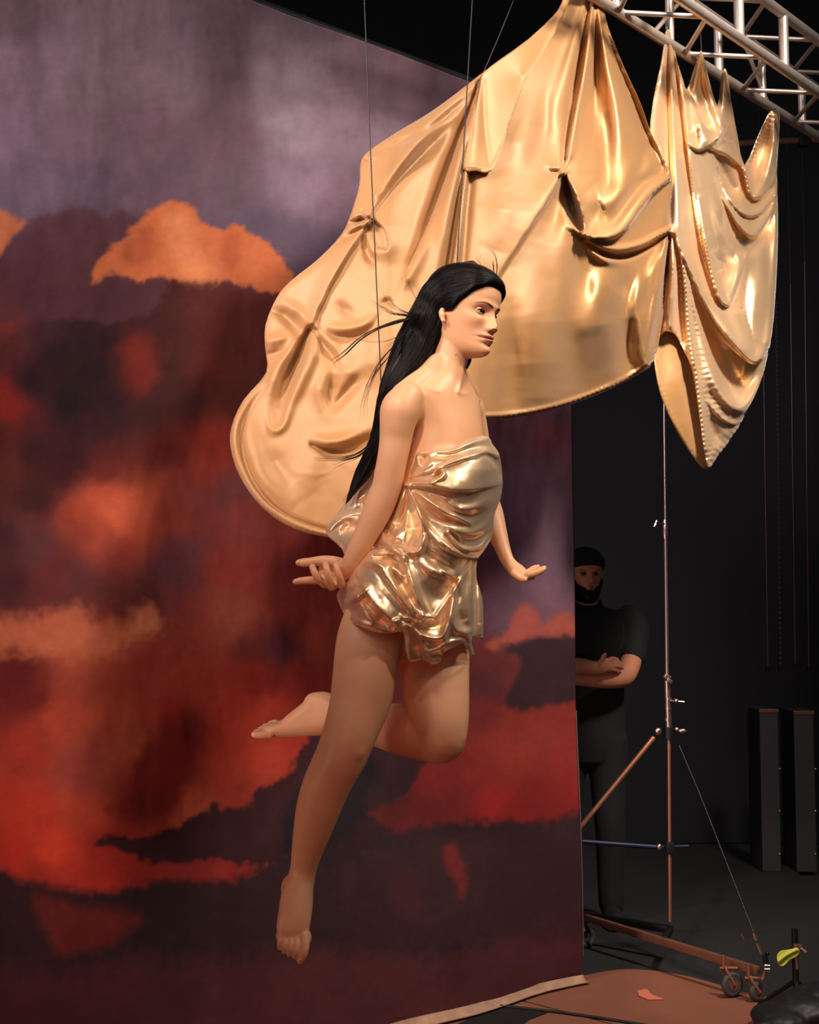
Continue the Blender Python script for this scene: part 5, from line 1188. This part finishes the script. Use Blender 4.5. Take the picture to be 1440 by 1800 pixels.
# forearms and hands (upper arms go into the sleeves)
loft(mb, [(1113, 1115, .03, 21), (1112, 1150, -.03, 19), (1100, 1186, -.12, 18), (1078, 1192, -.20, 18), (1046, 1194, -.24, 15), (1012, 1192, -.25, 12), (996, 1188, -.25, 11, .016)], 20, wrld=MY)
loft(mb, [(955, 1115, .03, 21), (952, 1150, -.03, 19), (962, 1182, -.14, 18), (990, 1176, -.25, 17), (1018, 1171, -.30, 15), (1044, 1174, -.31, 12), (1058, 1172, -.31, 12, .016), (1070, 1166, -.30, 11, .014)], 20, wrld=MY)
for q in ([(1056, 1166, -.31, 4.6), (1060, 1156, -.315, 4.2), (1064, 1150, -.31, 3.4)], [(1066, 1164, -.30, 4.6), (1076, 1158, -.30, 4.4), (1086, 1160, -.27, 3.8)], [(1069, 1168, -.30, 4.6), (1081, 1164, -.29, 4.4), (1092, 1167, -.25, 3.8)], [(1069, 1172, -.30, 4.4), (1082, 1170, -.29, 4.2), (1094, 1174, -.24, 3.6)], [(1067, 1176, -.30, 4.2), (1078, 1177, -.29, 4), (1088, 1181, -.25, 3.4)],
          [(992, 1186, -.25, 4.4), (980, 1182, -.25, 4.2), (970, 1178, -.23, 3.6)], [(992, 1190, -.25, 4.4), (978, 1189, -.25, 4.2), (966, 1187, -.23, 3.6)], [(992, 1194, -.25, 4.4), (980, 1196, -.25, 4.2), (968, 1196, -.23, 3.6)], [(994, 1198, -.25, 4), (984, 1201, -.25, 3.8), (974, 1202, -.23, 3.4)], [(998, 1180, -.25, 4.6), (992, 1172, -.26, 4), (988, 1166, -.26, 3.4)]):
    loft(mb, q, 10, wrld=MY)
mbo = voxel(mb, 'body', .004, M_skin2, man, 3)
mr = np.array(root_loc(man)); c_ = co(mbo) + mr; H = w2m(c_) / 1.06; x, y, z = H.T; ay = np.abs(y)
front = np.clip((x - .02) / .03, 0, 1) * (ay < .085) * (np.abs(z) < .13)
dx = np.interp(z, nz, na) * 1.35 * np.exp(-.5 * (ay / (np.interp(z, nz, nw) * 1.15)) ** 2) - .012 * ga(.031, .0085, .0125, .009) + .006 * ga(.028, .027, .016, .006)
H[:, 0] += dx * front; set_co(mbo, m2w(H * 1.06) - mr)
for s in (-1, 1):
    e = MB().ball(m2w([.064, .033 * s, .009]), .0110, 16, 12).build('eye', M_eye2, man)
    MB().ball(m2w([.0705, .033 * s, .0085]), .0062, 12, 8).build('iris', M_iris, e)
    MB().tube([m2w([.088, s * .016, .026]), m2w([.090, s * .030, .030]), m2w([.080, s * .048, .026])], [.003, .0032, .0015], 8).build('eyebrow', M_lash, man)
def beard(v):
    x, y, z = v[..., 0], v[..., 1], v[..., 2]
    lim = np.interp(np.abs(y), [0, .012, .024, .034, .05, .06, .08], [-.043, -.043, -.050, -.046, -.034, -.012, .01])
    m = np.clip((lim - z) / .008, 0, 1) * np.clip((x + .012) / .01, 0, 1)
    lips = np.exp(-.5 * (y / .018) ** 4 - .5 * ((z + .0575) / .0065) ** 4) * (x > .04)
    m = m * (1 - np.clip(lips * 1.3, 0, 1))
    nrm = v / np.linalg.norm(v, axis=-1, keepdims=True)
    return (v + nrm * (m * (.012 + .012 * np.clip(-(z + .06) / .04, 0, 1)) - (1 - m) * .006)[..., None]) * 1.06
v_, f_ = head_surface(beard, 96); q = MB().add(m2w(v_), f_); voxel(q, 'beard', .004, M_hair, man, 2)
MB().ball(m2w([.096, 0, -.064]), 1, 14, 10, (.008, .019, .0045)).ball(m2w([.097, 0, -.056]), 1, 14, 10, (.007, .018, .004)).build('lips', mat('lips', (150, 84, 72), .5), man)['kind'] = 'stuff'
def beanie(v):
    z = v[..., 2]; x = v[..., 0]
    lim = np.interp(x, [-.1, 0, .1], [.0, .02, .046]); m = np.clip((z - lim) / .004, 0, 1)
    nrm = v / np.linalg.norm(v, axis=-1, keepdims=True)
    fold = .006 * np.clip(1 - np.abs(z - lim - .022) / .022, 0, 1) ** .3
    return (v + nrm * (m * (.009 + fold) - (1 - m) * .008)[..., None]) * 1.06
v_, f_ = head_surface(beanie, 96); q = MB().add(m2w(v_), f_); voxel(q, 'beanie', .004, mat('black_knit', (17, 17, 20), .95), man, 2)
sh = MB()
oriented(sh, [(1033, 1066, .02, .075, .065), (1033, 1074, .02, .15, .085), (1033, 1086, .02, .195, .10), (1033, 1120, .02, .205, .125), (1033, 1170, .02, .185, .125), (1033, 1230, .02, .175, .12), (1033, 1268, .02, .18, .12)], MF, ML)
for s in (-1, 1):
    a = 1033 + 80 * s
    loft(sh, [(a - 8 * s, 1086, .02, 25), (a, 1105, .02, 27), (a + 0 * s, 1128, .0, 26), (a - 1 * s, 1150, -.03, 25)], 20, wrld=MY)
voxel(sh, 'tshirt', .006, M_shirt, man, 5)
tr_ = MB()
oriented(tr_, [(1033, 1255, .02, .175, .118), (1033, 1290, .02, .185, .122), (1033, 1315, .02, .175, .115)], MF, ML)
for s in (-1, 1):
    loft(tr_, [(1033 + 34 * s, 1300, .02, 36), (1033 + 36 * s, 1380, .02, 31), (1033 + 39 * s, 1450, .01, 26), (1033 + 41 * s, 1530, .03, 24), (1033 + 42 * s, 1590, .03, 22)], 20, wrld=MY)
voxel(tr_, 'trousers', .007, M_trs, man, 5)
for s in (-1, 1):
    b = MB(); fx_ = V(1033 + 42 * s, 1500, MY).x
    b.ball((fx_, MY - .07, .045), 1, 16, 10, (.048, .14, .042)).ball((fx_, MY + .03, .06), 1, 16, 10, (.045, .06, .058)).box((fx_, MY - .04, .012), (.09, .27, .022), bev=.008)
    voxel(b, 'shoe', .006, M_blackmetal if False else mat('black_shoe', (20, 20, 22), .6) if 'black_shoe' not in bpy.data.materials else bpy.data.materials['black_shoe'], man, 3)
WY = 3.57

# ------------------------------------------------------------------ floor clutter
M_floor_sheet = mat('black_floor_sheet', (17, 17, 19), .95, bump=.5, bscale=600)  # flat black sheet over the far part of the floor
def floor_pt(px, py, z=.004):
    return on_height(px, py, z)
cpt = [(1000, 1722), (1040, 1712), (1090, 1704), (1150, 1706), (1210, 1716), (1262, 1730), (1300, 1742), (1350, 1752), (1440, 1765), (1560, 1780)]
fr2 = catmull(cpt, 4); va = [floor_pt(a, b, .0002) for a, b in fr2]; n = len(va)
vb = [Vector((p.x * 1.25 + .25, 9.3, .0002)) for p in va]
cvs = va + vb; fcs = [(i, i + 1, n + i + 1, n + i) for i in range(n - 1)]
cpo = mesh_obj('floor_sheet', cvs, fcs, M_floor_sheet, None, smooth=False); cpo.modifiers.new('t', 'SOLIDIFY').thickness = .0008; cpo.modifiers['t'].offset = 1
tag(cpo, 'black sheet covering the floor behind the rolling stand', 'floor_sheet')
# taped scrap
M_tape = mat('orange_tape', (190, 105, 70), .8, noise=.2)
sc = [floor_pt(a, b, .0035) for a, b in ((1120, 1741), (1137, 1738), (1146, 1748), (1168, 1756), (1140, 1757), (1123, 1750))]
so = mesh_obj('tape_scrap', sc, [(0, 5, 4, 3, 2, 1)], M_tape, None, False); so.modifiers.new('t', 'SOLIDIFY').thickness = .0012
tag(so, 'small torn scrap of orange tape on the brown floor', 'tape')
# cable on the floor at the foot of the picture
M_cable = mat('black_rubber_cable', (18, 16, 16), .6)
cb = [floor_pt(a, b, .006) for a, b in ((880, 1768), (920, 1772), (975, 1778), (1040, 1787), (1100, 1796), (1200, 1812), (1350, 1830))]
co_ = MB().tube([Vector(p) for p in catmull([tuple(c) for c in cb], 5)], .005, 8).build('floor_cable', M_cable); tag(co_, 'black cable lying across the brown floor by the backdrop hem', 'cable')
mt = [floor_pt(a, b, .003) for a, b in ((790, 1806), (868, 1772), (905, 1770), (962, 1780), (930, 1792), (900, 1815), (860, 1850), (740, 1850))]  # flat dark wedge laid on the floor panels
mo_ = mesh_obj('dark_floor_wedge', mt, [tuple(range(len(mt)))[::-1]], M_cable, None, False); mo_.modifiers.new('t', 'SOLIDIFY').thickness = .003; tag(mo_, 'dark flat wedge on the floor beside the backdrop hem', 'mat')
# black sandbag slumped at the right with its two tails
M_bag = mat('black_nylon', (20, 21, 25), .55, bump=.3, bscale=60)
bY = 4.98
bag = MB()
def B(px, py, d=0): return V(px, py, bY + d)
def E_(px, py, d, sx, sy, sz): bag.ball(B(px, py, d), 1, 18, 12, (sx, sy, sz))
fz = lambda px, d, r: Vector((V(px, 1780, bY + d).x, bY + d, r))
for (px, d, r, sx) in ((1372, .0, .045, .10), (1415, .05, .06, .12), (1450, .10, .07, .13), (1490, .12, .07, .14)):
    bag.ball(fz(px, d, r), 1, 18, 12, (sx, .13, r * .95))
bag.tube([fz(1385, -.03, .03), fz(1350, -.07, .026), fz(1322, -.10, .022), fz(1314, -.10, .018)], [.036, .03, .022, .012], 14)
bag.tube([fz(1385, .04, .04), fz(1355, .06, .034), fz(1334, .07, .026), fz(1329, .07, .022)], [.034, .026, .018, .010], 14)
bo2 = voxel(bag, 'sandbag', .007, M_bag, None, 6)
ba = co(bo2); nn = np.empty(len(ba) * 3, np.float32); bo2.data.vertices.foreach_get('normal', nn); nn = nn.reshape(-1, 3)
ba = ba + nn * (.006 * fbm(ba[:, 0] * 28, ba[:, 1] * 20 + ba[:, 2] * 30, 3))[:, None]; ba[:, 2] = np.maximum(ba[:, 2], .001); set_co(bo2, ba)
tag(bo2, 'black nylon sandbag with two tails slumped on the floor at lower right', 'sandbag')
# small black floor stand the green rag hangs on
fs_ = empty('floor_stand', Vector((V(1400, 1760, 5.18).x, 5.18, 0)), 'low black floor stand rising out of the sandbag, holding a yellow-green rag', 'stand')
x0 = fs_.location.x
MB().tube([(x0, 5.18, .0), (x0, 5.18, .30)], .012, 12).build('post', M_blackmetal, fs_)
for a in (.3, 2.4, 4.5):
    MB().tube([(x0, 5.18, .12), (x0 + .15 * math.cos(a), 5.18 + .15 * math.sin(a), .008)], .008, 8).build('leg', M_blackmetal, fs_)
k = MB().box((x0 + .004, 5.165, .235), (.03, .025, .03), bev=.005); k.tube([(x0 + .01, 5.16, .24), (x0 + .03, 5.14, .225)], .005, 8).build('clamp', M_rust, fs_)
MB().tube([(x0 - .004, 5.15, .215), (x0 - .002, 5.15, .165)], .005, 8).build('handle', M_steel, fs_)
Rg = [(1367, 1690), (1366, 1680), (1372, 1672), (1382, 1670), (1392, 1668), (1402, 1666), (1406, 1674), (1398, 1682), (1388, 1687), (1382, 1694), (1376, 1698), (1370, 1697)]
rg = cloth('rag', Rg, 1.6, lambda x, y: 5.135 + 0 * x, [('r', [(1369, 1690), (1382, 1680), (1400, 1671)], 4, 4), ('r', [(1374, 1695), (1386, 1684), (1402, 1675)], -3, 3)], mat('yellow_green_cloth', (176, 182, 60), .8, noise=.15), None, noise=.6, thick=.002)
tag(rg, 'yellow-green rag clamped to the low black stand', 'rag')
